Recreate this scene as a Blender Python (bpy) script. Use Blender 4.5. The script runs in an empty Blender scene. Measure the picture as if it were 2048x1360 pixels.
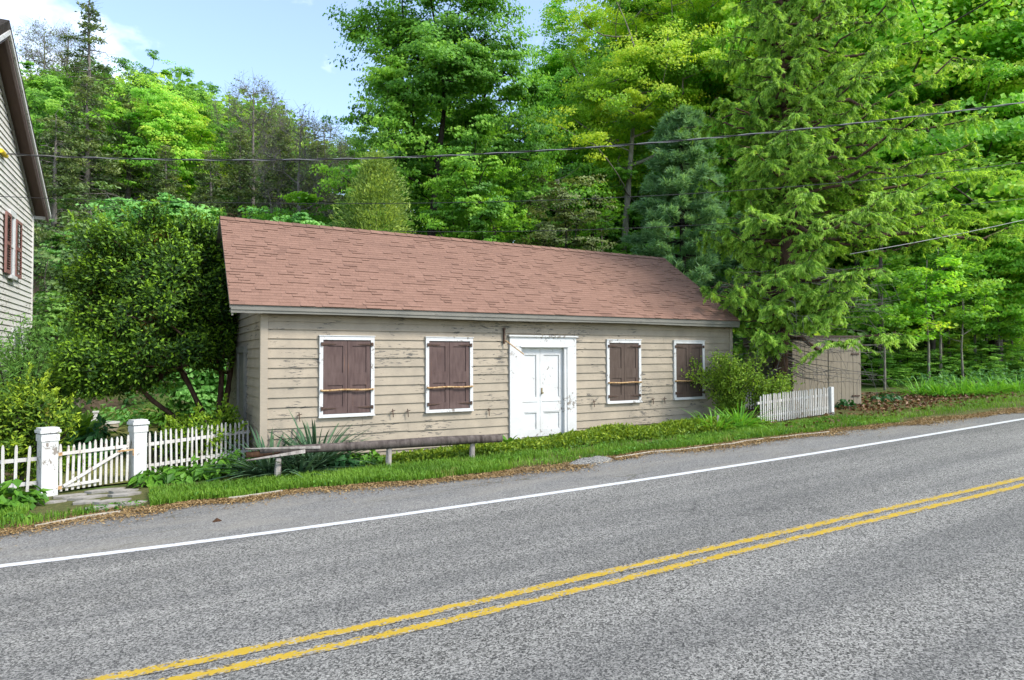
import bpy, math, random
import numpy as np
from mathutils import Vector, Matrix

scene = bpy.context.scene
COL = scene.collection
random.seed(4)
RAD = math.radians

# ------------------------------------------------------------------ camera (solved from the photograph)
F = 1322.55
YAW, PITCH, ROLL = RAD(29.545), RAD(1.4786), RAD(-0.158)
CAM = np.array([-1.8276, -12.4451, 1.7545])
_fw = np.array([math.sin(YAW) * math.cos(PITCH), math.cos(YAW) * math.cos(PITCH), math.sin(PITCH)])
_r = np.array([math.cos(YAW), -math.sin(YAW), 0.0])
_u = np.cross(_r, _fw)
_rr = _r * math.cos(ROLL) + _u * math.sin(ROLL)
_uu = -_r * math.sin(ROLL) + _u * math.cos(ROLL)

def ray(px, py):
    return _fw + _rr * (px - 1024) / F + _uu * (680 - py) / F

def at(px, py, Y):
    """survey point: where the sight line through a photo point meets the upright plane y = Y"""
    d = ray(px, py)
    t = (Y - CAM[1]) / d[1]
    return CAM + t * d

def ppm(x, y):
    """photo pixels per metre at a place"""
    return F / ((x - CAM[0]) * _fw[0] + (y - CAM[1]) * _fw[1])

cam = bpy.data.cameras.new("camera")
cam.sensor_width = 36.0
cam.lens = F / 2048 * 36.0
cam.clip_end = 2000
cam.clip_start = 0.05
camo = bpy.data.objects.new("camera", cam)
COL.objects.link(camo)
camo.matrix_world = Matrix((( _rr[0], _uu[0], -_fw[0], CAM[0]), (_rr[1], _uu[1], -_fw[1], CAM[1]),
                            (_rr[2], _uu[2], -_fw[2], CAM[2]), (0, 0, 0, 1)))
scene.camera = camo

# ------------------------------------------------------------------ terrain
def sstep(a, b, x):
    t = np.clip((x - a) / (b - a), 0, 1)
    return t * t * (3 - 2 * t)

def hillside(x, y):
    x = np.asarray(x, float); y = np.asarray(y, float)
    s = 1.0 - 0.5 * sstep(7, 17, x) - 0.36 * sstep(17, 34, x)
    q = y - 14.6
    soft = np.where(q > 20, q, np.log1p(np.exp(np.clip(q / 1.2, -30, 30))) * 1.2)
    return s * np.minimum(0.72 * soft, 17 + 0.05 * soft)

def plane_z(x):
    return -0.22 + 0.036 * np.clip(np.asarray(x, float), -60, 130)

EDGE = [(-60, -2.7), (-8.5, -2.67), (-3.22, -2.53), (-1.83, -2.23), (-0.39, -2.24), (1.84, -2.94), (3.04, -3.3), (5.45, -3.2),
        (9.04, -3.56), (12.26, -3.8), (14.48, -4.15), (17.12, -4.48), (24.5, -4.68), (130, -4.8)]
WHITE = [(-60, 6.0), (-10, -2.9), (-5.5, -3.65), (-3, -4.1), (-1.45, -4.4), (0.4, -4.59), (2.7, -4.79), (5.73, -4.97), (9.62, -5.11), (15.46, -5.18), (40, -5.25), (130, -5.3)]
YEL1 = [(-60, 3.5), (-10, -6.2), (-5, -7.0), (-1.95, -7.47), (-0.46, -7.63), (3.02, -7.76), (8.64, -8.03), (16, -8.15), (40, -8.25), (130, -8.35)]

def interp(tab, x):
    return np.interp(x, [p[0] for p in tab], [p[1] for p in tab])

def smooth_line(tab, xs):
    """piecewise table, softened"""
    ys = np.zeros_like(xs)
    for k, w in ((-1.5, .15), (-.7, .22), (0, .26), (.7, .22), (1.5, .15)):
        ys += w * interp(tab, xs + k)
    return ys

def G(x, y):
    x = np.asarray(x, float); y = np.asarray(y, float)
    under = np.where(y < interp(EDGE, x), -0.05, 0.0)
    bumps = 0.02 * np.sin(x * 1.7 + 1) * np.sin(y * 1.3) * sstep(-2, 1, y)
    return plane_z(x) + hillside(x, y) + under + bumps

def gz(x, y):
    return float(G(x, y))

# ------------------------------------------------------------------ geometry collector
class Geo:
    def __init__(self):
        self.v, self.q, self.t, self.tone, self.n = [], [], [], [], 0

    def add(self, v, q=None, t=None, tone=0.5):
        v = np.asarray(v, float).reshape(-1, 3)
        if q is not None and len(q): self.q.append(np.asarray(q, int).reshape(-1, 4) + self.n)
        if t is not None and len(t): self.t.append(np.asarray(t, int).reshape(-1, 3) + self.n)
        self.v.append(v)
        self.tone.append(np.broadcast_to(np.asarray(tone, float), (len(v),)).copy())
        self.n += len(v)
        return self

    def box(self, c, s, rot=None, tone=0.5):
        hx, hy, hz = s[0] / 2, s[1] / 2, s[2] / 2
        v = np.array([[-hx, -hy, -hz], [hx, -hy, -hz], [hx, hy, -hz], [-hx, hy, -hz], [-hx, -hy, hz], [hx, -hy, hz], [hx, hy, hz], [-hx, hy, hz]])
        if rot is not None: v = v @ np.array(rot).T
        return self.add(v + np.array(c), [[0, 3, 2, 1], [4, 5, 6, 7], [0, 1, 5, 4], [1, 2, 6, 5], [2, 3, 7, 6], [3, 0, 4, 7]], tone=tone)

    def bbox(self, x0, x1, y0, y1, z0, z1, tone=.5):
        return self.box(((x0 + x1) / 2, (y0 + y1) / 2, (z0 + z1) / 2), (abs(x1 - x0), abs(y1 - y0), abs(z1 - z0)), tone=tone)

    def hexa(self, eight, tone=.5):
        """8 corners: bottom ring then top ring"""
        return self.add(eight, [[0, 3, 2, 1], [4, 5, 6, 7], [0, 1, 5, 4], [1, 2, 6, 5], [2, 3, 7, 6], [3, 0, 4, 7]], tone=tone)

    def beam(self, a, b, w, h, up=(0, 0, 1), tone=.5):
        a = np.array(a, float); b = np.array(b, float)
        d = b - a; L = np.linalg.norm(d); d /= L
        s = np.cross(d, up); s /= np.linalg.norm(s); u = np.cross(s, d)
        return self.box((a + b) / 2, (L, w, h), rot=np.array([d, s, u]).T, tone=tone)

    def tube(self, pts, rad, n=6, cap=True, tone=.5, jit=0, rng=None):
        pts = np.asarray(pts, float); m = len(pts)
        rad = np.broadcast_to(np.asarray(rad, float), (m,))
        d = np.gradient(pts, axis=0) if m > 2 else np.repeat((pts[1] - pts[0])[None], 2, 0)
        d /= np.linalg.norm(d, axis=1)[:, None] + 1e-9
        ref = np.array([0, 0, 1.0]) if abs(d[:, 2]).mean() < .8 else np.array([1.0, 0, 0])
        s = np.cross(d, ref); s /= np.linalg.norm(s, axis=1)[:, None] + 1e-9
        u = np.cross(s, d)
        a = np.arange(n) * 2 * np.pi / n
        rr = rad[:, None] * np.ones((1, n))
        if jit: rr = rr * (1 + jit * (rng.random((m, n)) - .5))
        v = pts[:, None] + rr[..., None] * (np.cos(a)[None, :, None] * s[:, None] + np.sin(a)[None, :, None] * u[:, None])
        i = np.arange(m - 1)[:, None] * n; j = np.arange(n)[None]; k = (j + 1) % n
        q = np.stack([i + j, i + k, i + n + k, i + n + j], -1).reshape(-1, 4)
        vv = v.reshape(-1, 3); t = []
        if cap:
            vv = np.vstack([vv, pts[:1], pts[-1:]])
            c0, c1 = m * n, m * n + 1
            t = [[c0, (x + 1) % n, x] for x in range(n)] + [[c1, (m - 1) * n + x, (m - 1) * n + (x + 1) % n] for x in range(n)]
        return self.add(vv, q, t, tone)

    def mesh(self, name, mats, origin=(0, 0, 0), smooth=False):
        me = bpy.data.meshes.new(name)
        v = np.concatenate(self.v) - np.array(origin, float)
        me.vertices.add(len(v)); me.vertices.foreach_set("co", v.astype(np.float32).ravel())
        q = np.concatenate(self.q) if self.q else np.zeros((0, 4), int)
        t = np.concatenate(self.t) if self.t else np.zeros((0, 3), int)
        idx = np.concatenate([q.ravel(), t.ravel()]).astype(np.int32)
        st = np.concatenate([np.arange(len(q)) * 4, len(q) * 4 + np.arange(len(t)) * 3]).astype(np.int32)
        me.loops.add(len(idx)); me.loops.foreach_set("vertex_index", idx)
        me.polygons.add(len(st)); me.polygons.foreach_set("loop_start", st)
        me.update(calc_edges=True)
        a = me.attributes.new("tone", 'FLOAT', 'POINT')
        a.data.foreach_set("value", np.concatenate(self.tone).astype(np.float32))
        me.polygons.foreach_set("use_smooth", np.full(len(st), smooth, bool))
        for m in (mats if isinstance(mats, (list, tuple)) else [mats]): me.materials.append(m)
        me.validate()
        return me

def tag(o, label=None, cat=None, group=None, kind=None):
    if label: o["label"] = label
    if cat: o["category"] = cat
    if group: o["group"] = group
    if kind: o["kind"] = kind
    return o

def link(name, me, parent=None, loc=(0, 0, 0)):
    o = bpy.data.objects.new(name, me)
    COL.objects.link(o); o.location = loc
    if parent is not None: o.parent = parent
    return o

def thing(name, label, cat, loc=(0, 0, 0), group=None, rz=0.0):
    o = bpy.data.objects.new(name, None); COL.objects.link(o)
    o.location = loc; o.rotation_euler = (0, 0, rz); o.empty_display_size = .2
    return tag(o, label, cat, group)

def root_loc(o):
    while o.parent is not None: o = o.parent
    return o.location

def part(name, geo, m, parent, smooth=False, label=None):
    """geo in world coordinates, put under a thing that has a location and no turn"""
    o = link(name, geo.mesh(name, m, origin=root_loc(parent), smooth=smooth), parent)
    if label: o["label"] = label
    return o

def lpart(name, geo, m, parent, smooth=False):
    """geo in the thing's own coordinates"""
    return link(name, geo.mesh(name, m, smooth=smooth), parent)

def struct(name, geo, m, kind="structure", smooth=False):
    return tag(link(name, geo.mesh(name, m, smooth=smooth)), kind=kind)

def dup(root, loc, rz=0.0, scale=(1, 1, 1), label=None, group=None):
    r = root.copy(); COL.objects.link(r)
    r.location = loc; r.rotation_euler = (0, 0, rz); r.scale = scale
    if label: r["label"] = label
    if group: r["group"] = group
    for ch in list(root.children):
        c = ch.copy(); COL.objects.link(c); c.parent = r
        for g in list(ch.children):
            d = g.copy(); COL.objects.link(d); d.parent = c
    return r

# ------------------------------------------------------------------ materials
class NT:
    def __init__(self, name):
        self.m = bpy.data.materials.new(name); self.m.use_nodes = True
        self.t = self.m.node_tree; self.t.nodes.clear()
        self.out = self.t.nodes.new("ShaderNodeOutputMaterial")

    def n(self, kind, **kw):
        nd = self.t.nodes.new(kind)
        for k, v in kw.items():
            if k.startswith("i_"):
                key = k[2:]
                key = int(key) if key.isdigit() else key.replace("_", " ")
                self.set(nd.inputs[key], v)
            else: setattr(nd, k, v)
        return nd

    def set(self, sock, v):
        if isinstance(v, bpy.types.NodeSocket): self.t.links.new(v, sock)
        elif isinstance(v, (tuple, list)) and sock.type == 'RGBA' and len(v) == 3: sock.default_value = (*v, 1)
        else: sock.default_value = v

    def coord(self, kind="Object", scale=None, rot=None):
        c = self.n("ShaderNodeTexCoord").outputs[kind]
        if scale is not None or rot is not None:
            mp = self.n("ShaderNodeMapping"); self.set(mp.inputs[0], c)
            if scale is not None: mp.inputs["Scale"].default_value = scale
            if rot is not None: mp.inputs["Rotation"].default_value = rot
            c = mp.outputs[0]
        return c

    def world(self, scale=None):
        c = self.n("ShaderNodeNewGeometry").outputs["Position"]
        if scale is not None:
            mp = self.n("ShaderNodeMapping"); self.set(mp.inputs[0], c); mp.inputs["Scale"].default_value = scale
            c = mp.outputs[0]
        return c

    def noise(self, vec, scale, detail=4, rough=.55, dist=0.0):
        nd = self.n("ShaderNodeTexNoise"); self.set(nd.inputs["Vector"], vec)
        nd.inputs["Scale"].default_value = scale; nd.inputs["Detail"].default_value = detail
        nd.inputs["Roughness"].default_value = rough; nd.inputs["Distortion"].default_value = dist
        return nd.outputs["Fac"]

    def vor(self, vec, scale, out="Color", feature='F1'):
        nd = self.n("ShaderNodeTexVoronoi", feature=feature); self.set(nd.inputs["Vector"], vec)
        nd.inputs["Scale"].default_value = scale
        return nd.outputs[out]

    def ramp(self, fac, stops, interp='LINEAR'):
        nd = self.n("ShaderNodeValToRGB"); self.set(nd.inputs[0], fac); e = nd.color_ramp
        e.interpolation = interp
        while len(e.elements) < len(stops): e.elements.new(.5)
        for k, (p, c) in enumerate(stops):
            e.elements[k].position = p
            e.elements[k].color = (*c, 1) if isinstance(c, (tuple, list)) else (c, c, c, 1)
        return nd.outputs[0]

    def math(self, op, a, b=0.0, clamp=False):
        nd = self.n("ShaderNodeMath", operation=op, use_clamp=clamp)
        self.set(nd.inputs[0], a); self.set(nd.inputs[1], b)
        return nd.outputs[0]

    def mix(self, f, a, b, blend='MIX'):
        nd = self.n("ShaderNodeMix", data_type='RGBA', blend_type=blend)
        self.set(nd.inputs[0], f); self.set(nd.inputs[6], a); self.set(nd.inputs[7], b)
        return nd.outputs[2]

    def attr(self, name="tone"):
        return self.n("ShaderNodeAttribute", attribute_name=name).outputs["Fac"]

    def island(self):
        return self.n("ShaderNodeNewGeometry").outputs["Random Per Island"]

    def bump(self, h, strength=.5, dist=.01):
        nd = self.n("ShaderNodeBump"); self.set(nd.inputs["Height"], h)
        nd.inputs["Strength"].default_value = strength; nd.inputs["Distance"].default_value = dist
        return nd.outputs[0]

    def done(self, col, rough=.7, spec=.3, normal=None, metal=0.0, transl=0.0, tcol=None):
        p = self.n("ShaderNodeBsdfPrincipled")
        self.set(p.inputs["Base Color"], col); self.set(p.inputs["Roughness"], rough)
        p.inputs["Specular IOR Level"].default_value = spec; p.inputs["Metallic"].default_value = metal
        if normal is not None: self.set(p.inputs["Normal"], normal)
        sh = p.outputs[0]
        if transl:
            tr = self.n("ShaderNodeBsdfTranslucent"); self.set(tr.inputs[0], tcol if tcol is not None else col)
            mx = self.n("ShaderNodeMixShader"); mx.inputs[0].default_value = transl
            self.set(mx.inputs[1], sh); self.set(mx.inputs[2], tr.outputs[0]); sh = mx.outputs[0]
        self.set(self.out.inputs[0], sh)
        return self.m

def leaf_mat(name, dark, mid, light, transl=.38, isl=.4, patch=None, rough=.5):
    t = NT(name)
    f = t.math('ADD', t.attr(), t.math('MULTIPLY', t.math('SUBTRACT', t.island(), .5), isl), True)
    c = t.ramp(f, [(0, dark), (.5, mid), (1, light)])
    if patch:
        n = t.noise(t.world(), .9, 3)
        c = t.mix(t.math('MULTIPLY', t.ramp(n, [(.62, 0.0), (.70, 1.0)]), t.math('GREATER_THAN', t.island(), .55)), c, patch)
    tc = t.mix(1.0, c, (1.15, 1.1, .55), 'MULTIPLY')
    return t.done(c, rough, .25, transl=transl, tcol=tc)

def bark_mat(name, a, b, scale=6):
    t = NT(name); v = t.coord("Object", (1, 1, .22))
    n = t.noise(v, scale * 2.2, 6, .65)
    c = t.ramp(n, [(.3, a), (.7, b)])
    lich = t.ramp(t.noise(t.coord(), 3, 4), [(.55, 0.0), (.7, .45)])
    c = t.mix(lich, c, tuple(min(1, x * 1.25 + .03) for x in b))
    return t.done(c, .9, .1, t.bump(n, .8, .03))

def paint(name, col, rough=.55, dirt=(.2, .18, .15), amt=.25, peel=None, peel_lo=.62, peel_hi=.66, pscale=(7, 7, 26)):
    t = NT(name); w = t.world()
    n = t.noise(w, 2.2, 5, .6)
    c = t.mix(t.math('MULTIPLY', t.ramp(n, [(.35, 0.0), (.8, 1.0)]), amt), col, dirt)
    fine = t.noise(t.world((3, 3, 40)), 6, 3)
    c = t.mix(t.math('MULTIPLY', t.ramp(fine, [(.4, 0.0), (.8, 1.0)]), amt * .7), c, dirt)
    h = fine
    if peel:
        pn = t.noise(t.world(pscale), 1.0, 6, .7, .3)
        zone = t.ramp(t.noise(t.world((1, 1, 1.6)), .95, 3), [(.44, .0), (.60, .15)])
        m = t.ramp(t.math('ADD', pn, zone), [(peel_lo, 0.0), (peel_hi, 1.0)])
        c = t.mix(m, c, peel); h = t.math('SUBTRACT', fine, t.math('MULTIPLY', m, .6))
    return t.done(c, rough, .3, t.bump(h, .35, .006))

M = {}
# --- leaves (base colours)
M['maple'] = leaf_mat('maple_leaf', (0.094, 0.242, 0.039), (0.186, 0.417, 0.050), (0.336, 0.584, 0.070), 0.48)
M['maple_deep'] = leaf_mat('deep_maple_leaf', (0.061, 0.160, 0.046), (0.107, 0.271, 0.065), (0.205, 0.404, 0.086), 0.45)
M['maple_yellow'] = leaf_mat('yellow_maple_leaf', (0.164, 0.338, 0.035), (0.336, 0.575, 0.040), (0.562, 0.680, 0.055), 0.5)
M['maple_bright'] = leaf_mat('bright_maple_leaf', (0.170, 0.416, 0.048), (0.329, 0.661, 0.064), (0.558, 0.700, 0.084), 0.5)
M['spruce'] = leaf_mat('spruce_needle', (.060, .160, .032), (.215, .42, .048), (.45, .67, .105), .48)
M['pine'] = leaf_mat('pine_needle', (.085, .185, .080), (.19, .36, .155), (.31, .50, .25), .45)
M['yew'] = leaf_mat('yew_needle', (.014, .042, .009), (.055, .135, .012), (.23, .40, .022), .32, isl=.3, patch=(.20, .12, .022))
M['yew_low'] = leaf_mat('low_yew_needle', (0.040, 0.103, 0.011), (0.138, 0.241, 0.018), (0.380, 0.494, 0.030), 0.34, patch=(.17, .11, .02))
M['juniper'] = leaf_mat('juniper_needle', (0.101, 0.176, 0.039), (0.236, 0.351, 0.067), (0.419, 0.540, 0.111), 0.38)
M['hemlock'] = leaf_mat('hemlock_needle', (0.068, 0.116, 0.044), (0.145, 0.210, 0.068), (0.256, 0.321, 0.099), 0.3)
M['olive'] = leaf_mat('sparse_olive_leaf', (0.104, 0.143, 0.051), (0.195, 0.247, 0.086), (0.312, 0.364, 0.129), 0.4)
M['knotweed'] = leaf_mat('thicket_leaf', (0.092, 0.264, 0.056), (0.185, 0.449, 0.094), (0.317, 0.607, 0.169), 0.42)
M['greyleaf'] = leaf_mat('grey_green_leaf', (0.065, 0.130, 0.039), (0.143, 0.247, 0.072), (0.247, 0.364, 0.117), 0.4)
M['feather'] = leaf_mat('feathery_leaf', (0.081, 0.203, 0.041), (0.155, 0.324, 0.061), (0.257, 0.459, 0.095), 0.42)
M['hosta'] = leaf_mat('broad_leaf', (.045, .13, .014), (.085, .22, .020), (.15, .32, .03), .32)
M['dark_broad'] = leaf_mat('dark_broad_leaf', (.020, .085, .022), (.035, .13, .035), (.070, .19, .050), .25)
M['fern'] = leaf_mat('fern_leaf', (0.079, 0.197, 0.014), (0.158, 0.333, 0.022), (0.251, 0.444, 0.036), 0.42)
M['yucca'] = leaf_mat('yucca_leaf', (.030, .070, .035), (.055, .115, .055), (.10, .175, .085), .12)
M['lily'] = leaf_mat('lily_leaf', (0.083, 0.240, 0.025), (0.152, 0.380, 0.037), (0.235, 0.481, 0.057), 0.4)
M['cover'] = leaf_mat('cover_leaf', (0.054, 0.120, 0.012), (0.132, 0.222, 0.017), (0.276, 0.360, 0.026), 0.34)
M['azalea'] = leaf_mat('azalea_leaf', (0.074, 0.168, 0.017), (0.196, 0.329, 0.023), (0.360, 0.504, 0.035), 0.38)
M['yew_shrub'] = leaf_mat('shrub_leaf', (.10, .19, .02), (.21, .35, .035), (.36, .50, .06), .42)
M['blade'] = leaf_mat('grass_blade', (0.068, 0.156, 0.016), (0.135, 0.270, 0.023), (0.230, 0.384, 0.046), .35, patch=(.30, .235, .085))
M['forest'] = leaf_mat('forest_leaf', (0.109, 0.243, 0.050), (0.250, 0.464, 0.072), (0.484, 0.700, 0.100), 0.48)
M['rust_leaf'] = leaf_mat('dry_leaf', (.06, .025, .010), (.13, .060, .022), (.22, .12, .05), .1)
M['straw'] = leaf_mat('straw_flake', (.13, .075, .028), (.26, .165, .066), (.40, .285, .13), .1)
M['dead_twig'] = leaf_mat('dead_needle', (.11, .07, .04), (.20, .14, .08), (.30, .23, .14), .1)
# --- bark and wood
M['bark'] = bark_mat('brown_bark', (.030, .024, .018), (.10, .085, .068))
M['bark_dark'] = bark_mat('dark_bark', (.016, .013, .010), (.050, .042, .034))
M['bark_pale'] = bark_mat('pale_bark', (.11, .095, .075), (.27, .245, .20))
M['bark_red'] = bark_mat('reddish_bark', (.045, .026, .018), (.13, .080, .055))
M['bark_grey'] = bark_mat('grey_twig_bark', (.09, .08, .07), (.21, .19, .17))
M['weathered'] = bark_mat('weathered_wood', (.040, .031, .027), (.135, .112, .098), 5)
M['splinter'] = bark_mat('splintered_wood', (.15, .13, .115), (.40, .36, .32), 5)
M['rotten'] = bark_mat('rotten_wood', (.018, .010, .007), (.085, .045, .025), 7)
# --- paint
M['siding'] = paint('siding_paint', (.365, .302, .220), .65, (.13, .115, .09), .50, (.095, .085, .070), .690, .715, (5, 5, 30))
M['trim_tan'] = paint('tan_trim_paint', (.35, .292, .216), .6, (.19, .17, .14), .35)
M['eave'] = paint('eave_paint', (.20, .185, .15), .6, (.09, .095, .085), .5, (.13, .12, .10), .68, .72)
M['white'] = paint('white_paint', (.61, .61, .595), .5, (.45, .42, .37), .16, (.20, .18, .16), .79, .81, (16, 16, 22))
M['white_worn'] = paint('worn_white_paint', (.59, .59, .575), .5, (.33, .29, .23), .34, (.22, .19, .16), .69, .715, (17, 17, 13))
M['picket'] = paint('picket_paint', (.55, .535, .50), .6, (.30, .235, .17), .5, (.26, .20, .15), .72, .75, (20, 20, 9))
M['house_white'] = paint('old_house_paint', (.62, .595, .55), .6, (.33, .31, .28), .35, (.22, .20, .175), .70, .73)
M['shed'] = paint('shed_paint', (.27, .225, .16), .7, (.15, .125, .09), .4)
M['purple_trim'] = paint('brown_trim_paint', (.125, .090, .085), .6, (.26, .22, .21), .35)
M['soffit'] = paint('soffit_paint', (.105, .068, .055), .7, (.05, .035, .03), .3)
M['louver'] = paint('louver_paint', (.20, .085, .070), .6, (.30, .22, .19), .35)

t = NT('shutter_paint')
w = t.world((10, 10, 1.6)); n = t.noise(w, 2.0, 5, .6); n2 = t.noise(t.world(), 1.7, 3)
c = t.ramp(n, [(.3, (.070, .043, .038)), (.7, (.118, .078, .068))])
c = t.mix(t.ramp(n2, [(.5, 0.0), (.75, .5)]), c, (.135, .094, .082))
streak = t.math('MULTIPLY', t.ramp(t.noise(t.world((26, 26, .9)), 1.0, 3), [(.64, 0.0), (.74, 1.0)]), t.ramp(n2, [(.45, 0.0), (.6, .7)]))
c = t.mix(streak, c, (.24, .105, .04))
M['shutter'] = t.done(c, .7, .2, t.bump(n, .3, .004))
t = NT('brown_shutter_paint')  # browner paint for the shutters of the two right-hand windows
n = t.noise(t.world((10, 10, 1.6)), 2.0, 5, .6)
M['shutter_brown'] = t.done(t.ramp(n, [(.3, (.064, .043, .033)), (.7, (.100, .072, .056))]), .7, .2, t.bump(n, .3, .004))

t = NT('rusty_iron'); n = t.noise(t.world(), 30, 4)
M['iron'] = t.done(t.ramp(n, [(.3, (.030, .022, .018)), (.7, (.11, .060, .038))]), .8, .3)
t = NT('rusty_bar'); n = t.noise(t.world((9, 9, 9)), 3, 5)
M['rust_bar'] = t.done(t.ramp(n, [(.3, (.17, .06, .018)), (.52, (.42, .27, .13)), (.75, (.52, .38, .22))]), .8, .2)
t = NT('brass'); M['brass'] = t.done((.30, .23, .12), .45, .5, metal=.7)
t = NT('dark_glass'); M['glass'] = t.done((.12, .14, .15), .12, .6)
t = NT('cable_rubber'); M['cable'] = t.done((.022, .022, .024), .6, .3)
t = NT('bare_conductor'); M['wire_grey'] = t.done((.22, .22, .22), .5, .4)
t = NT('yellow_sleeve'); M['yellow_plastic'] = t.done((.70, .50, .03), .5, .4)
t = NT('ceramic'); M['ceramic'] = t.done((.62, .60, .55), .35, .5)

# shingles
t = NT('roof_shingle')
c = t.ramp(t.math('ADD', t.math('MULTIPLY', t.attr(), .75), t.math('MULTIPLY', t.noise(t.world(), .7, 3), .3)), [(.05, (.100, .060, .044)), (.3, (.168, .096, .069)), (.65, (.202, .116, .083)), (1, (.240, .142, .104))])
g = t.vor(t.world(), 160, "Color"); gr = t.n("ShaderNodeSeparateColor"); t.set(gr.inputs[0], g)
c = t.mix(.28, c, t.mix(1.0, c, t.ramp(gr.outputs[0], [(0, .25), (1, 1.9)]), 'MULTIPLY'))
M['shingle'] = t.done(c, .9, .15)

# asphalt
def asphalt(name, lo, hi, big, wear=None):
    t = NT(name); w = t.world()
    sp = t.n("ShaderNodeSeparateColor"); t.set(sp.inputs[0], t.vor(w, 84, "Color"))
    sp2 = t.n("ShaderNodeSeparateColor"); t.set(sp2.inputs[0], t.vor(w, 230, "Color"))
    s = t.math('ADD', t.math('MULTIPLY', sp.outputs[0], .62), t.math('MULTIPLY', sp2.outputs[0], .38))
    c = t.ramp(s, [(.18, lo), (.5, tuple((a + b) / 2.3 for a, b in zip(lo, hi))), (.85, hi)])
    n = t.noise(t.world((.35, 1.1, 1)), .8, 5, .6)
    c = t.mix(1.0, c, t.ramp(n, [(.3, tuple([big[0]] * 3)), (.7, tuple([big[1]] * 3))]), 'MULTIPLY')
    if not wear:
        band = t.noise(t.world((.05, 1.5, 0)), 1.0, 2)
        c = t.mix(t.ramp(band, [(.42, .0), (.58, .32)]), c, (.055, .055, .055))
        cr_ = t.vor(t.mix(.35, t.world((.22, .5, 0)), t.noise(t.world(), 1.3, 5, .7)), 1.0, "Distance", 'DISTANCE_TO_EDGE')
        k = t.math('MULTIPLY', t.ramp(cr_, [(0, 1.0), (.006, 0.0)]), t.ramp(t.noise(t.world(), .35, 2), [(.50, 0.0), (.60, .65)]))
        c = t.mix(k, c, (.025, .025, .025))
    if wear:
        crack = t.vor(t.mix(.25, t.world((.5, 1.6, 1)), t.noise(w, 3, 4)), .9, "Distance", 'DISTANCE_TO_EDGE')
        k = t.math('MULTIPLY', t.ramp(crack, [(0, 1.0), (.018, 0.0)]), t.ramp(t.noise(w, .7, 3), [(.46, 0.0), (.6, .8)]))
        c = t.mix(k, c, (.075, .07, .045))
        dust = t.ramp(t.noise(t.world((.5, 1.5, 1)), 1.4, 6, .65), [(.45, 0.0), (.7, .55)])
        c = t.mix(dust, c, wear)
    h = t.math('ADD', sp.outputs[1], t.math('MULTIPLY', sp2.outputs[1], .5))
    return t.done(c, .88, .25, t.bump(h, .55, .006))
M['asphalt'] = asphalt('road_asphalt', (.021, .020, .018), (.370, .356, .318), (.84, 1.1))
M['shoulder'] = asphalt('shoulder_asphalt', (.075, .073, .069), (.30, .29, .265), (.85, 1.1), (.25, .23, .19))

def line_mat(name, col, keep):
    t = NT(name); w = t.world()
    sp = t.n("ShaderNodeSeparateColor"); t.set(sp.inputs[0], t.vor(w, 62, "Color"))
    base = t.ramp(sp.outputs[0], [(.1, (.04, .04, .044)), (.9, (.30, .30, .30))])
    n = t.math('ADD', t.noise(t.world((2, 7, 1)), 3.2, 6, .7), t.math('MULTIPLY', sp.outputs[1], .22))
    edge = t.math('MULTIPLY', t.math('ABSOLUTE', t.math('SUBTRACT', t.attr(), .5)), .35)
    m = t.ramp(t.math('ADD', n, t.math('MULTIPLY', edge, 1.3)), [(keep, 0.0), (keep + .05, 1.0)])
    tint = t.mix(t.noise(w, 5, 4), col, tuple(x * .72 for x in col))
    c = t.mix(t.math('MULTIPLY', m, .85), tint, base)
    return t.done(c, .7, .3, t.bump(sp.outputs[1], .4, .005))
M['white_line'] = line_mat('white_road_paint', (.60, .60, .59), .90)
M['yellow_line'] = line_mat('yellow_road_paint', (.46, .305, .024), .735)

# earth
t = NT('earth'); w = t.world()
n = t.noise(w, .5, 6, .6); n2 = t.noise(w, 9, 5, .65)
c = t.ramp(n2, [(.3, (.045, .032, .02)), (.7, (.13, .098, .062))])
gcol = t.ramp(n2, [(.3, (.035, .070, .012)), (.7, (.085, .14, .028))])
c = t.mix(t.ramp(n, [(.42, 0.0), (.55, .9)]), c, gcol)
M['earth'] = t.done(c, .95, .1, t.bump(n2, .7, .04))
t = NT('garden_lawn'); w = t.world(); n2 = t.noise(w, 6, 6, .7)
M['lawn'] = t.done(t.ramp(n2, [(.3, (.085, .10, .025)), (.55, (.16, .165, .05)), (.75, (.25, .20, .09))]), .95, .1, t.bump(n2, .8, .03))
t = NT('verge_soil'); w = t.world(); n2 = t.noise(w, 14, 6, .7)
M['verge'] = t.done(t.ramp(n2, [(.3, (.055, .062, .02)), (.55, (.10, .105, .035)), (.75, (.17, .125, .06))]), .95, .1, t.bump(n2, .9, .03))
t = NT('gravelly_dirt'); w = t.world(); n2 = t.noise(w, 22, 6, .7)
sp = t.n("ShaderNodeSeparateColor"); t.set(sp.inputs[0], t.vor(w, 45, "Color"))
M['dirt'] = t.done(t.mix(.4, t.ramp(n2, [(.3, (.10, .075, .045)), (.7, (.27, .21, .135))]), t.ramp(sp.outputs[0], [(.2, (.08, .06, .04)), (.9, (.33, .27, .19))])), .95, .1, t.bump(n2, .9, .02))
t = NT('flagstone'); w = t.world(); n2 = t.noise(w, 7, 6, .65)
M['stone'] = t.done(t.ramp(n2, [(.3, (.17, .155, .13)), (.7, (.34, .315, .275))]), .9, .2, t.bump(n2, .5, .01))
t = NT('kerb_concrete'); n2 = t.noise(t.world(), 12, 6, .65)
M['kerb'] = t.done(t.ramp(n2, [(.3, (.27, .23, .17)), (.7, (.50, .45, .36))]), .9, .2, t.bump(n2, .5, .01))

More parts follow.
